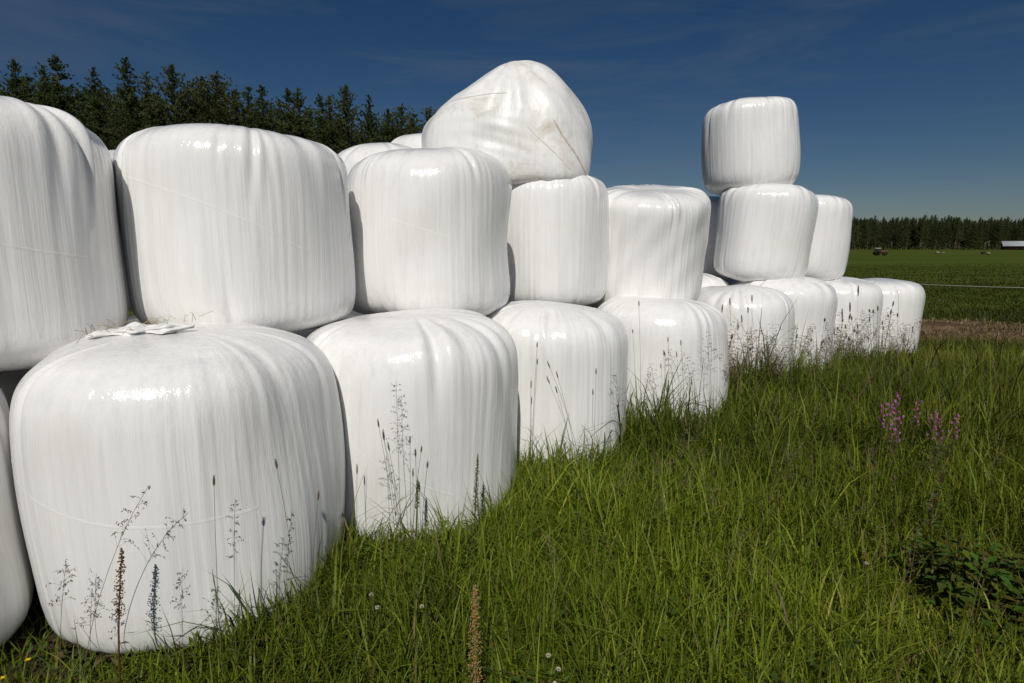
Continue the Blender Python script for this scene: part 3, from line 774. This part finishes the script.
# before the nearest bale
plant(make_dock, 122, 548, 1.92, 'rust-brown dock with dense seed spike before the nearest bale', 'weed', seed=1, base_px=122, head=.42, wid=.020)
plant(make_panicle, 148, 480, 1.93, 'tall drooping grass leaning right across the nearest bale, left of centre', 'grass stalk', GW, base_px=84, seed=2, spread=.07, col=(.10, .075, .05))
plant(make_panicle, 66, 560, 1.93, 'short fluffy grass head low at the left of the nearest bale', 'grass stalk', GW, seed=3, spread=.06, col=(.12, .10, .08))
plant(make_panicle, 92, 590, 1.95, 'lowest pale grass panicle left of the rust-brown dock', 'grass stalk', GW, seed=33, spread=.05, col=(.13, .11, .09))
plant(make_timothy, 214, 485, 1.97, 'thin timothy stalk with small dark head right of centre of the nearest bale', 'grass stalk', GW, base_px=224, seed=4)
plant(make_panicle, 235, 497, 2.0, 'upright reddish grass panicle beside the timothy stalk on the nearest bale', 'grass stalk', GW, base_px=238, seed=5, spread=.035, col=(.16, .10, .07))
plant(make_panicle, 182, 568, 1.97, 'small loose grass panicle low in the middle of the nearest bale', 'grass stalk', GW, base_px=186, seed=6, spread=.04, col=(.15, .10, .08))
plant(make_timothy, 277, 468, 2.15, 'timothy stalk leaning left at the right side of the nearest bale', 'grass stalk', GW, base_px=305, seed=7)
plant(make_panicle, 292, 508, 2.15, 'green upright grass at the right flank of the nearest bale', 'grass stalk', GW, base_px=286, seed=8, spread=.02, col=(.09, .10, .04))
plant(make_timothy, 318, 500, 2.3, 'short timothy stalk in the shaded gap right of the nearest bale', 'grass stalk', GW, base_px=312, seed=9)
# before the second bale
for (px, py, bp_, sd, lb) in [(379, 427, 398, 11, 'tallest brown timothy head on the left of the second bottom bale'), (384, 440, 400, 12, 'timothy stalk just below the tallest head on the second bottom bale'),
                              (410, 443, 412, 13, 'timothy stalk right of the loose panicle on the second bottom bale'), (421, 452, 412, 14, 'timothy stalk leaning right by the loose panicle on the second bottom bale'),
                              (357, 474, 358, 15, 'lone timothy stalk at the far left of the second bottom bale'), (413, 476, 414, 16, 'short timothy stalk low in the middle of the second bottom bale')]:
    plant(make_timothy, px, py, 2.83, lb, 'grass stalk', GW, base_px=bp_, seed=sd)
plant(make_panicle, 396, 380, 2.83, 'tall loose grass panicle in the middle of the second bottom bale', 'grass stalk', GW, base_px=402, seed=17, spread=.055, L=.36, dense=1.5, col=(.17, .13, .09))
plant(make_panicle, 386, 455, 2.8, 'pale fine grass panicle low before the second bottom bale', 'grass stalk', GW, base_px=392, seed=18, spread=.06, col=(.2, .17, .13))
plant(make_dock, 478, 455, 2.88, 'slim greenish dock spike at the right of the second bottom bale', 'weed', seed=19, base_px=474, head=.5, wid=.014, col=(.14, .12, .05))
plant(make_dock, 418, 480, 2.8, 'small dark leafy weed before the middle of the second bottom bale', 'weed', seed=20, base_px=416, head=.3, wid=.012, col=(.06, .06, .03), leaves=9)
# before the third bale
for (px, py, bp_, sd, lb) in [(537, 347, 531, 21, 'tallest straight timothy stalk on the third bottom bale'), (531, 388, 530, 22, 'brown timothy head beside the tallest stalk on the third bottom bale'),
                              (550, 368, 582, 23, 'timothy stalk leaning left in the middle of the third bottom bale'), (558, 378, 578, 24, 'second left-leaning timothy stalk on the third bottom bale'),
                              (596, 374, 593, 25, 'upright timothy stalk at the right of the third bottom bale')]:
    plant(make_timothy, px, py, 3.85, lb, 'grass stalk', GW, base_px=bp_, seed=sd)
plant(make_panicle, 616, 372, 4.0, 'dark drooping grass panicle over the joint of third and fourth bottom bales', 'grass stalk', GW, base_px=622, seed=26, spread=.08, col=(.12, .09, .07))
# before the fourth bale
plant(make_timothy, 639, 306, 4.75, 'tallest timothy stalk on the fourth bottom bale, its head near the bale top', 'grass stalk', GW, base_px=640, seed=27)
for (px, py, bp_, sd) in [(650, 362, 662, 28), (668, 345, 690, 29), (684, 352, 700, 30), (706, 328, 712, 31), (712, 340, 706, 32)]:
    plant(make_panicle, px, py, 4.8, 'loose grass panicle before the right half of the fourth bottom bale', 'grass stalk', GW, base_px=bp_, seed=sd, spread=.08, col=(.13, .095, .07))
for (px, py, bp_, sd) in [(668, 342, 668, 34), (681, 345, 684, 35), (665, 356, 667, 36), (692, 385, 694, 37)]:
    plant(make_timothy, px, py, 4.75, 'brown timothy stalk among the panicles before the fourth bottom bale', 'grass stalk', GW, base_px=bp_, seed=sd)
# before the far bales: dark heads that stand out, then the crowd
plant(make_timothy, 858, 296, 7.9, 'taller of two thick black seed heads before the second bale from the right end', 'grass stalk', GW, base_px=854, seed=41, thick=2.4, dark=.5, L=.15)
plant(make_timothy, 850, 312, 7.9, 'lower of two thick black seed heads before the second bale from the right end', 'grass stalk', GW, base_px=848, seed=42, thick=2.4, dark=.5, L=.14)
plant(make_timothy, 789, 322, 6.6, 'dark slanting seed head where the far bottom bales meet', 'grass stalk', GW, base_px=780, seed=43, thick=2.0, dark=.6, L=.13)
for (px, py, bp_, sd) in [(752, 302, 750, 44), (748, 313, 745, 45), (742, 322, 744, 46), (730, 305, 731, 47), (722, 312, 716, 48), (738, 330, 736, 49)]:
    plant(make_timothy, px, py, 5.75, 'tall brown timothy stalk before the bottom bale in front of the tower', 'grass stalk', GW, base_px=bp_, seed=sd, thick=1.5, L=.075)
protoP = [make_panicle(60 + i, .8, .05 + .1 * (i % 3), i * 1.1, .06, (.27, .17, .13), .36, 1.4) for i in range(6)]
protoT = [make_timothy(70 + i, .8, .05, i * 1.3, 1.5) for i in range(3)]
rr = random.Random(9); used = set()
def crowd(px, top, Y, label):
    src = rr.choice(protoP + protoP + protoT)
    if src.name not in used: used.add(src.name); o = src
    else: o = copy_thing(src)
    g = gpoint(px, Y); h = max(.3, apoint(px, top, Y).z - g.z); o.location = g; s = h / .8
    o.scale = (1.7, 1.7, s); o.rotation_euler = (0, 0, rr.uniform(0, 6.28)); tag(o, label, 'grass stalk', 'crowd of seeding grasses before the far bales')
for i in range(26): crowd(rr.uniform(702, 735), rr.uniform(318, 372), rr.uniform(5.3, 5.9), 'seeding grass in the crowd between the fourth bottom bale and the next')
for i in range(30): crowd(rr.uniform(738, 795), rr.uniform(322, 366), rr.uniform(6.0, 6.4), 'seeding grass in the crowd before the bottom bale in front of the tower')
for i in range(38): crowd(rr.uniform(790, 838), rr.uniform(318, 352), rr.uniform(7.0, 7.4), 'seeding grass in the crowd before the bottom bale carrying the tower')
for i in range(50): crowd(rr.uniform(832, 884), rr.uniform(306, 346), rr.uniform(7.9, 8.3), 'seeding grass in the crowd before the second bale from the right end')
for i in range(26): crowd(rr.uniform(884, 918), rr.uniform(316, 352), rr.uniform(8.7, 9.1), 'seeding grass in the crowd before the last bottom bale')

# dock standing right at the front
plant(make_dock, 475, 585, 1.72, 'tan dock with a fat seed spike in the foreground grass', 'weed', seed=51, base_px=476, head=.8, wid=.030, col=(.36, .235, .095), leaves=3)
# brown stalks in the meadow on the right
for i in range(46):
    px = rr.uniform(560, 1010); Y = rr.choice([rr.uniform(2.2, 3.5), rr.uniform(3.2, 6.0)])
    g = gpoint(px, Y)
    if row_front(np.array([g.x]), np.array([g.y]))[0] < .9: continue
    src = rr.choice(protoP + protoT); o = copy_thing(src); o.location = g; o.scale = (1, 1, rr.uniform(.50, .72)); o.rotation_euler = (0, 0, rr.uniform(0, 6.28))
    tag(o, 'brown seeding grass stalk rising from the meadow on the right', 'grass stalk', 'brown grass stalks in the right-hand meadow')

# clover heads and buttercups
def make_clover(seed, h):
    r = random.Random(seed); root = empty('white_clover', (0, 0, 0)); mb = MB(); mb.tube(bend_path(h, .03, r.uniform(0, 6)), [.0016] * 6, 4, col=GREEN); link_mesh('stem', mb.mesh('stem'), M_WEED, root)
    t = bend_path(h, .03, random.Random(seed).uniform(0, 6))[-1]; mb = MB()
    for i in range(70):
        d = rv(r, 1); d /= np.linalg.norm(d); d[2] = abs(d[2]) * .9 - .15; e = t + d * .011
        mb.leaf(t + d * .003, e, .004, col=tuple(c * r.uniform(.75, 1.1) for c in (.66, .60, .50)))
    link_mesh('flower_head', mb.mesh('flower_head'), M_PETAL, root); return root
def make_buttercup(seed, h):
    r = random.Random(seed); root = empty('buttercup', (0, 0, 0)); p = bend_path(h, .03, seed); mb = MB(); mb.tube(p, [.0013] * 6, 4, col=GREEN); link_mesh('stem', mb.mesh('stem'), M_WEED, root)
    t = p[-1]; mb = MB()
    for i in range(5):
        a = i * 1.2566; mb.leaf(t, t + np.array([math.cos(a) * .012, math.sin(a) * .012 - .003, .006]), .011, col=(.75, .52, .02), fold=.002)
    link_mesh('flower', mb.mesh('flower'), M_PETAL, root); return root
for i, (px, py, Y, lb) in enumerate([(368, 597, 2.12, 'white clover head leftmost in the foreground grass'), (431, 604, 2.1, 'white clover head left of the tan dock spike'),
                                     (374, 610, 2.05, 'small white clover head just below the leftmost one'), (540, 652, 1.88, 'upper white clover head of three right of the tan dock'),
                                     (550, 665, 1.85, 'middle white clover head of three right of the tan dock'), (549, 677, 1.82, 'lowest white clover head of three right of the tan dock'),
                                     (1021, 566, 2.35, 'white clover head at the right picture edge'), (863, 566, 2.4, 'white clover head in the dim grass before the leafy bush'),
                                     (919, 374, 6.4, 'left of two pale clover heads in the grass below the last bale'), (929, 372, 6.5, 'right of two pale clover heads in the grass below the last bale')]):
    g = gpoint(px, Y); t = apoint(px, py, Y); o = make_clover(100 + i, max(.12, t.z - g.z - .005)); o.location = g; tag(o, lb, 'flower', 'white clover flowers')
for i, (px, py, Y, lb) in enumerate([(618, 417, 4.2, 'yellow buttercup left of two beside the third bottom bale'), (640, 416, 4.3, 'yellow buttercup right of two beside the third bottom bale'),
                                     (793, 377, 6.0, 'yellow buttercup left of two below the far bottom bales'), (805, 374, 6.1, 'yellow buttercup right of two below the far bottom bales'),
                                     (18, 674, 1.95, 'yellow buttercup in the bottom left corner on bare soil'), (38, 655, 2.0, 'small yellow buttercup before the gap left of the nearest bale'),
                                     (712, 440, 3.9, 'lone yellow flower in the middle of the meadow')]):
    g = gpoint(px, Y); t = apoint(px, py, Y); o = make_buttercup(i, max(.06, t.z - g.z)); o.location = g; tag(o, lb, 'flower', 'yellow buttercups')

# fireweed with pink blossoms
PINK = (.46, .12, .41)
def make_fireweed(seed, h, bloom=1.0):
    r = random.Random(seed); root = empty('fireweed', (0, 0, 0)); p = bend_path(h, r.uniform(.01, .06), r.uniform(0, 6), 7); mb = MB()
    mb.tube(p, list(np.linspace(.0035, .0012, 7)), 5, col=(.13, .06, .04)); link_mesh('stem', mb.mesh('stem'), M_WEED, root)
    P = np.array(p)
    def at(t): return np.array([np.interp(t, np.linspace(0, 1, 7), P[:, k]) for k in range(3)])
    mb = MB()
    for i in range(34):
        t = .15 + .6 * i / 34; q = at(t); a = i * 2.4; l = r.uniform(.06, .10) * (1.1 - .5 * t)
        mb.leaf(q, q + np.array([math.cos(a) * l, math.sin(a) * l, l * r.uniform(-.1, .4)]), .013, col=tuple(c * r.uniform(.7, 1.3) for c in (.045, .075, .02)), fold=.002)
    link_mesh('foliage', mb.mesh('foliage'), M_WEED, root)
    mb = MB(); n = int(21 * bloom)
    for i in range(n):
        t = .66 + .31 * i / n; q = at(t) + np.array([r.gauss(0, .008), r.gauss(0, .008), 0]); a = i * 2.4; l = .024 * (1 - .3 * i / n)
        c = q + np.array([math.cos(a) * l, math.sin(a) * l, .006])
        mb.tube([q, c], [.0008, .0008], 3, col=(.25, .04, .1))
        for k in range(4):
            b = k * 1.57 + a; mb.leaf(c, c + np.array([math.cos(b) * .009, math.sin(b) * .006, math.sin(b) * .008 + .003]), .012, col=tuple(x * r.uniform(.7, 1.3) for x in PINK))
    if n: link_mesh('blossom', mb.mesh('blossom'), M_PETAL, root)
    mb = MB()
    for i in range(26):
        t = .70 + .30 * i / 26; q = at(t); a = r.uniform(0, 6.28)
        mb.leaf(q, q + np.array([math.cos(a) * .02, math.sin(a) * .02, .016]), .003, col=(.18, .08, .09) if bloom else (.20, .13, .10))
    link_mesh('bud', mb.mesh('bud'), M_WEED, root)
    return root
for i, (px, py, Y, lb) in enumerate([(875, 400, 3.9, 'pink fireweed at the left of the blossom cluster'), (883, 398, 3.8, 'pink fireweed second from the left in the blossom cluster'), (889, 389, 4.0, 'topmost pink fireweed of the blossom cluster'),
                                     (907, 396, 3.9, 'pink fireweed with full blossoms in the middle of the cluster'), (887, 413, 3.6, 'low pink fireweed at the lower left of the cluster'), (923, 408, 3.8, 'pink fireweed right of the cluster middle'),
                                     (932, 416, 3.7, 'pink fireweed low by the dry fireweed stalk'), (947, 412, 3.8, 'pink fireweed rightmost of the cluster')]):
    g = gpoint(px, Y); h = apoint(px, py, Y).z - g.z; o = make_fireweed(200 + i, h, .55 + .15 * (i % 3)); o.location = g; tag(o, lb, 'wildflower', 'pink fireweed in the meadow')
g = gpoint(934, 3.5); o = make_fireweed(230, apoint(936, 392, 3.5).z - g.z, 0); o.location = g; tag(o, 'brownish fireweed stalk gone to seed standing right of the pink blossoms', 'wildflower')
g = gpoint(922, 2.9); o = make_fireweed(231, apoint(924, 446, 2.9).z - g.z, 0); o.location = g; tag(o, 'reddish withered fireweed stem below the pink blossoms', 'wildflower')

# broad-leaved bush at the lower right
def make_bush(seed, rad, h):
    r = random.Random(seed); root = empty('leafy_bush', (0, 0, 0)); st = MB(); lf = MB()
    for i in range(46):
        a = r.uniform(0, 6.28); ro = rad * math.sqrt(r.random()); hh = h * r.uniform(.5, 1) * (1 - .5 * (ro / rad) ** 2)
        b = np.array([math.cos(a) * ro * .5, math.sin(a) * ro * .5, 0]); t = np.array([math.cos(a) * ro, math.sin(a) * ro, hh])
        m = (b + t) / 2 + np.array([0, 0, hh * .12]); st.tube([b, m, t], [.003, .0024, .0015], 4, col=(.09, .06, .03))
        for k in range(16):
            u = r.uniform(.3, 1.0); q = b * (1 - u) ** 2 + 2 * m * u * (1 - u) + t * u * u
            g_ = r.uniform(0, 6.28); l = r.uniform(.035, .07); c = tuple(x * r.uniform(.6, 1.35) for x in (.080, .115, .016))
            e = q + np.array([math.cos(g_) * l * .6, math.sin(g_) * l * .6, r.uniform(-.01, .02)])
            lf.leaf(e, e + np.array([math.cos(g_) * l, math.sin(g_) * l, r.uniform(-.03, .015)]), l * .62, col=c, fold=.005)
    link_mesh('stem', st.mesh('stem'), M_WEED, root); link_mesh('foliage', lf.mesh('foliage'), M_GRASS, root); return root
for (px, Y, rad, h, lb) in [(958, 2.50, .30, .44, 'dark broad-leaved raspberry bush in the grass at the lower right'), (1035, 2.42, .26, .40, 'second dark leafy bush cut off by the right picture edge')]:
    g = gpoint(px, Y); o = make_bush(int(px), rad, h); o.location = g; tag(o, lb, 'bush')

# ---------------------------------------------------------------- conifers
def conifer_meshes(seed, H, rad, spruce=True, detail=1.0, lean=.01):
    r = np.random.default_rng(seed)
    tk = MB(); p = [np.array([lean * H * t * math.sin(seed + 3 * t), .01 * H * math.cos(seed * 2 + 2 * t) * t, H * t]) for t in np.linspace(0, 1, 9)]
    tk.tube(p, list(np.linspace(H * .012, .02, 9)), 7)
    P = np.array(p)
    def at(t): return np.array([np.interp(t, np.linspace(0, 1, 9), P[:, k]) for k in range(3)])
    V = []; T = []; C = []; n = 0
    whorls = int(H * 3.0); start = .12 if spruce else .30
    for w in range(whorls):
        t0_ = start + (1 - start) * (w + r.uniform(0, .7)) / whorls
        nb = int(r.integers(5, 8)); a0 = r.uniform(0, 6.28)
        for b in range(nb):
            t = t0_ + r.uniform(-.5, .5) * 2.2 / whorls
            if r.random() < .12 or t > .99 or t < start: continue
            q = at(t); k = (1 - t) / (1 - start)
            prof = (min(1, k * 2.3) * .97 + .02) if spruce else (min(1, k * 2.3) * (.75 + .25 * math.sin(k * 9)) + .02)
            a = a0 + b * 6.283 / nb + r.normal(0, .35); L = rad * prof * r.uniform(.35, 1.35)
            d = np.array([math.cos(a), math.sin(a), (-.15 if spruce else .28) + .75 * t * t + r.normal(0, .12)])
            tk_end = q + d * L; mid = q + d * L * .5 + np.array([0, 0, -.05 * L])
            tk.tube([q, mid, tk_end], [.035 * (1 - t) + .012, .02 * (1 - t) + .01, .006], 3)
            nt_ = max(2, int((2 + 8.0 * L / max(.6, rad)) * detail))
            shade = r.uniform(.65, 1.35)
            for j in range(nt_):
                u = (j + r.uniform(.2, 1.0)) / nt_; c = q + d * L * u + np.array([0, 0, -.05 * L * math.sin(math.pi * u)]) + r.normal(0, .08 * rad, 3) * (.35 + u) * (.25 + k)
                m = 9
                dirs = r.normal(0, 1, (m, 3)) * [1, 1, .8] + d * .8 + np.array([0, 0, .45]); dirs /= np.linalg.norm(dirs, axis=1)[:, None]
                ln = r.uniform(.14, .36, m)[:, None] * (.55 + .45 * min(1, k * 4)) * (rad / 2.2) ** .5 / detail ** .4; sd = np.cross(dirs, r.normal(0, 1, (m, 3))); sd /= np.linalg.norm(sd, axis=1)[:, None] + 1e-9
                wd = r.uniform(.025, .07, m)[:, None] / detail ** .6
                base = c - dirs * ln * .3
                v = np.stack([base - sd * wd, base + sd * wd, c + dirs * ln], 1).reshape(-1, 3)
                V.append(v); T.append(np.arange(m * 3).reshape(-1, 3) + n); n += m * 3
                col = np.array([.055, .080, .020]) if spruce else np.array([.068, .086, .028])
                C.append(np.broadcast_to(col * shade * r.uniform(.7, 1.35), (m * 3, 3)))
    crown = np_mesh('crown', np.concatenate(V), None, np.concatenate(T), False, np.concatenate(C))
    trunk = tk.mesh('trunk'); trunk.materials.append(M_BARK); crown.materials.append(M_NEEDLE)
    return trunk, crown
TREES = [conifer_meshes(300 + i, 17, [2.6, 3.0, 2.3, 2.8, 3.1, 2.5, 2.7][i], spruce=(i not in (1, 5)), detail=1.3) for i in range(7)]
FARTREES = [conifer_meshes(400 + i, 17, [2.2, 2.5, 2.7, 2.4][i], spruce=(i % 2 == 0), detail=.55) for i in range(4)]
def conifer(x, y, H, var, label, group, rz, lib):
    root = empty('conifer_tree', (x, y, float(ground_z(x, y)) - .1), rz); s = H / 17.0
    root.scale = (s * random.uniform(.92, 1.12), s * random.uniform(.92, 1.12), s)
    t, c = lib[var % len(lib)]
    link_mesh('trunk', t, None, root); link_mesh('crown', c, None, root)
    tag(root, label, 'tree', group); return root
GT = 'conifers of the wood behind the stack'
TOPS = [(13, 55, 'dark conifer nearest the left picture edge, standing a little apart'), (43, 62, 'conifer with a rounded top, left of the narrow spire'), (57, 52, 'narrow spire-topped conifer, second tallest on the left of the wood'),
        (92, 64, 'broad conifer with a jagged double top above the leftmost upper bale'), (124, 53, 'tallest broad conifer of the wood, above the gap between the two left upper bales'), (144, 68, 'conifer with a leaning side top just right of the tallest broad one'),
        (169, 62, 'conifer with open ragged crown above the left end of the second upper bale'), (190, 78, 'low conifer between the open ragged crown and a paired spire'), (203, 75, 'left of a pair of slim conifer spires above the second upper bale'),
        (214, 71, 'right of a pair of slim conifer spires above the second upper bale'), (224, 79, 'thin conifer tip right after the paired spires'), (236, 86, 'small conifer tip above the middle of the second upper bale'),
        (250, 84, 'slender conifer above the middle of the second upper bale'), (260, 82, 'bushy conifer above the right half of the second upper bale'), (279, 97, 'low dark conifer with a flat top above the right half of the second upper bale'),
        (287, 86, 'pointed conifer, left of two close tips above the second upper bale'), (299, 86, 'pointed conifer, right of two close tips above the second upper bale'), (320, 92, 'narrow conifer above the right shoulder of the second upper bale'),
        (330, 95, 'thin conifer just left of the last tall conifer of the wood'), (344, 83, 'last tall conifer with a full crown above the gap right of the second upper bale'), (370, 93, 'conifer with spread branches above the third upper bale'),
        (389, 108, 'short conifer left of two small tips near the slumped bale'), (400, 104, 'left small conifer tip near the slumped bale'), (415, 112, 'low conifer just left of the slumped bale'), (428, 106, 'last conifer touching the left outline of the slumped bale')]
rt = random.Random(17)
for i, (px, py, lb) in enumerate(TOPS):
    Y = 52 + 26 * (px / 430.0) + rt.uniform(-2, 3)
    tp = apoint(px, py, Y); H = tp.z + .2
    conifer(tp.x, Y, H, i * 3 + (i // 4), lb, GT, rt.uniform(0, 6.28), TREES)
for i in range(62):
    px = -40 + 500 * (i + rt.random()) / 62.0; Y = 58 + 26 * (max(0, px) / 430.0) + rt.uniform(1, 14)
    ytop = 66 + 48 * max(0, px) / 430.0 + rt.uniform(3, 22)
    tp = apoint(px, ytop, Y); conifer(tp.x, Y, tp.z + .2, rt.randrange(7), 'conifer filling the dark wood behind the named treetops', GT, rt.uniform(0, 6.28), TREES)
# far wood across the field
GF = 'conifers of the far wood across the field'
for row in range(3):
    n = 72 if row == 0 else 62
    for i in range(n):
        px = 840 + 230 * (i + rt.random() * .9) / n; Y = 318 + 16 * row + rt.uniform(-6, 6)
        ytop = 219.5 + rt.gauss(0, 1.7) + (0 if px < 960 else 1.0) - row * .4
        tp = apoint(px, ytop, Y)
        lb = ['conifer in the front rank of the far wood at the field edge', 'conifer in the middle rank of the far wood', 'conifer in the rear rank of the far wood'][row]
        conifer(tp.x, Y, tp.z + .5, rt.randrange(4), lb, GF, rt.uniform(0, 6.28), FARTREES)
# nearer clump at the left end of the far wood, right beside the stack
for (px, py, Y, lb) in [(852, 222, 150, 'nearer dark conifer where the far wood meets the right end of the stack'), (857, 226, 155, 'lower conifer beside the nearer dark one at the end of the stack')]:
    tp = apoint(px, py, Y); conifer(tp.x, Y, tp.z + .5, 1, lb, None, 1.0, FARTREES)
# scrub under the far wood edge
mb = MB(); rs = np.random.default_rng(31)
for i in range(5200):
    px = rs.uniform(840, 1090); Y = rs.uniform(306, 340); h = abs(rs.normal(0, 1.8)) + .3
    g = gpoint(px, Y); a = rs.uniform(0, 6.28); q = np.array([g.x, g.y, g.z + h])
    mb.leaf(q, q + np.array([math.cos(a) * .8, math.sin(a) * .8, rs.uniform(-.3, .8)]), .6, col=np.array([.028, .042, .012]) * rs.uniform(.5, 1.4))
o = link_mesh('undergrowth', mb.mesh('undergrowth'), M_NEEDLE); tag(o, 'dark undergrowth along the foot of the far wood', 'undergrowth', None, 'stuff')

# ---------------------------------------------------------------- barn, tractor, fence tape, stones
def box(mb, x0, x1, y0, y1, z0, z1, col=None):
    V = [(x, y, z) for z in (z0, z1) for y in (y0, y1) for x in (x0, x1)]
    mb.add(V, Q=[(0, 2, 3, 1), (4, 5, 7, 6), (0, 1, 5, 4), (2, 6, 7, 3), (0, 4, 6, 2), (1, 3, 7, 5)], col=col)
M_REDWOOD = plain_mat('red_paint_wood', (.10, .028, .020), .8, .2, .3, 2.0)
M_METAL = plain_mat('pale_metal_roof', (.45, .47, .49), .5, .5, .12, 1.0)
M_DARK = plain_mat('dark_opening', (.012, .012, .013), .6, .2, .2)
M_WHITE = plain_mat('white_paint', (.5, .5, .48), .5, .3, .08)
M_TRACT = plain_mat('red_tractor_paint', (.11, .032, .022), .6, .3, .2)
M_RUBBER = plain_mat('tyre_rubber', (.018, .018, .018), .85, .2, .2)
M_GLASS = plain_mat('cab_glass', (.03, .04, .045), .1, .6, .1)
M_STONE = plain_mat('pale_stone', (.19, .17, .11), .9, .1, .3, 3)
M_WOOD = plain_mat('weathered_wood', (.20, .16, .11), .9, .1, .3, 8)
M_TAPE = plain_mat('fence_tape', (.46, .46, .42), .6, .3, .1, 20)
bY = 255.0; b0 = apoint(1004, 250, bY); bz = float(ground_z(b0.x, bY)) - .1
barn = empty('barn', (b0.x, bY, bz), R_(-32)); tag(barn, 'long low red barn with pale metal roof at the right picture edge', 'barn')
mb = MB(); box(mb, 0, 26, 0, 9, 0, 1.9)
mb.add([(0, 0, 1.9), (0, 9, 1.9), (0, 4.5, 3.7), (26, 0, 1.9), (26, 9, 1.9), (26, 4.5, 3.7)], T=[(0, 2, 1), (3, 4, 5)])
link_mesh('wall', mb.mesh('wall'), M_REDWOOD, barn)
mb = MB()
for s in (-1, 1):
    e = 4.5 + s * 5.1; a = np.array([(-.6, e, 1.72), (26.6, e, 1.72), (26.6, 4.5, 3.85), (-.6, 4.5, 3.85)])
    mb.add(np.concatenate([a, a - [0, 0, .10]]), Q=[(0, 1, 2, 3), (4, 7, 6, 5), (0, 4, 5, 1), (0, 3, 7, 4), (1, 5, 6, 2)])
link_mesh('roof', mb.mesh('roof'), M_METAL, barn)
for x in (5, 13, 20):
    mb = MB(); box(mb, x, x + 2.2, -.06, -.003, 0, 1.6); link_mesh('door', mb.mesh('door'), M_DARK, barn)
# old shed roof left end, a little higher
tY = 118.0; t0 = apoint(880, 255, tY); tr = empty('tractor', (t0.x, tY, float(ground_z(t0.x, tY))), R_(-14)); tr.scale = (.8, .8, .8); tag(tr, 'small red tractor with white cab roof far out in the field', 'tractor')
mb = MB(); box(mb, -1.3, -.15, -.55, .55, .55, 1.15); box(mb, -.15, 1.5, -.38, .38, .6, 1.2); link_mesh('body', mb.mesh('body'), M_TRACT, tr)
mb = MB(); box(mb, -1.2, -.2, -.5, .5, 1.155, 1.70); link_mesh('cab', mb.mesh('cab'), M_GLASS, tr)
mb = MB(); box(mb, -1.35, -.05, -.62, .62, 1.705, 1.86); link_mesh('cab_roof', mb.mesh('cab_roof'), M_WHITE, tr)
for (x, y, rad, w) in [(-.75, -.75, .62, .3), (-.75, .75, .62, .3), (1.05, -.62, .38, .22), (1.05, .62, .38, .22)]:
    mb = MB(); mb.tube([(x, y - w / 2, rad), (x, y - w / 2 + .01, rad), (x, y + w / 2 - .01, rad), (x, y + w / 2, rad)], [rad * .55, rad, rad, rad * .55], 18); link_mesh('wheel', mb.mesh('wheel'), M_RUBBER, tr)
    mb = MB(); mb.tube([(x, y - w / 2 - .03, rad), (x, y + w / 2 + .03, rad)], [rad * .5, rad * .5], 14); hub = link_mesh('rim', mb.mesh('rim'), M_TRACT, tr)
mb = MB(); mb.tube([(.7, -.25, 1.2), (.7, -.25, 1.8)], [.04, .04], 6); link_mesh('exhaust', mb.mesh('exhaust'), M_DARK, tr)
def stone(px, py, r, label, mat):
    # sits where the field meets (px, py)
    k = math.atan((py - CY) / F_PX) + PITCH; Y = (EYE + .25) / math.tan(k); g = gpoint(px, Y)
    bm = bmesh.new(); bmesh.ops.create_icosphere(bm, subdivisions=3, radius=r); q = random.Random(px)
    ks = [(Vector((q.gauss(0, 1), q.gauss(0, 1), q.gauss(0, 1))) / r, q.uniform(0, 6)) for _ in range(6)]
    for v in bm.verts:
        d = sum(math.sin(k_.dot(v.co) + p_) for k_, p_ in ks) * .06; v.co *= 1 + d; v.co.z *= .75
    me = bpy.data.meshes.new('field_stone'); bm.to_mesh(me); bm.free()
    for p_ in me.polygons: p_.use_smooth = True
    o = link_mesh('field_stone', me, mat, None, (g.x, g.y, g.z + r * .45)); tag(o, label, 'stone', 'stones out in the field')
stone(937, 253.6, .55, 'left of two pale stones lying close together far out in the field', M_STONE)
stone(943, 253.4, .38, 'right of two pale stones lying close together far out in the field', M_STONE)
stone(988, 254.6, .50, 'pale stone beside a dark one before the far wood', M_STONE)
stone(983, 254.0, .50, 'dark stone beside a pale one before the far wood', M_DARK)
# electric fence tape strung across the field
A = apoint(790, 274.2, 22.0); B = apoint(1075, 289.0, 14.2)
fence = empty('tape_fence', (A.x, A.y, float(ground_z(A.x, A.y)))); tag(fence, 'white fence tape strung low across the green field', 'fence')
mb = MB(); pts = [A.lerp(B, t) - Vector((0, 0, .10 * math.sin(math.pi * t))) - fence.location for t in np.linspace(0, 1, 30)]
mb.tube([np.array(q) for q in pts], [.0085] * 30, 5); link_mesh('tape', mb.mesh('tape', True), M_TAPE, fence)
for q in (A, B):
    gz = float(ground_z(q.x, q.y)); mb = MB(); l = q - fence.location
    mb.tube([(l.x, l.y, gz - fence.location.z - .1), (l.x, l.y, l.z + .08)], [.025, .022], 8); link_mesh('post', mb.mesh('post'), M_WOOD, fence)
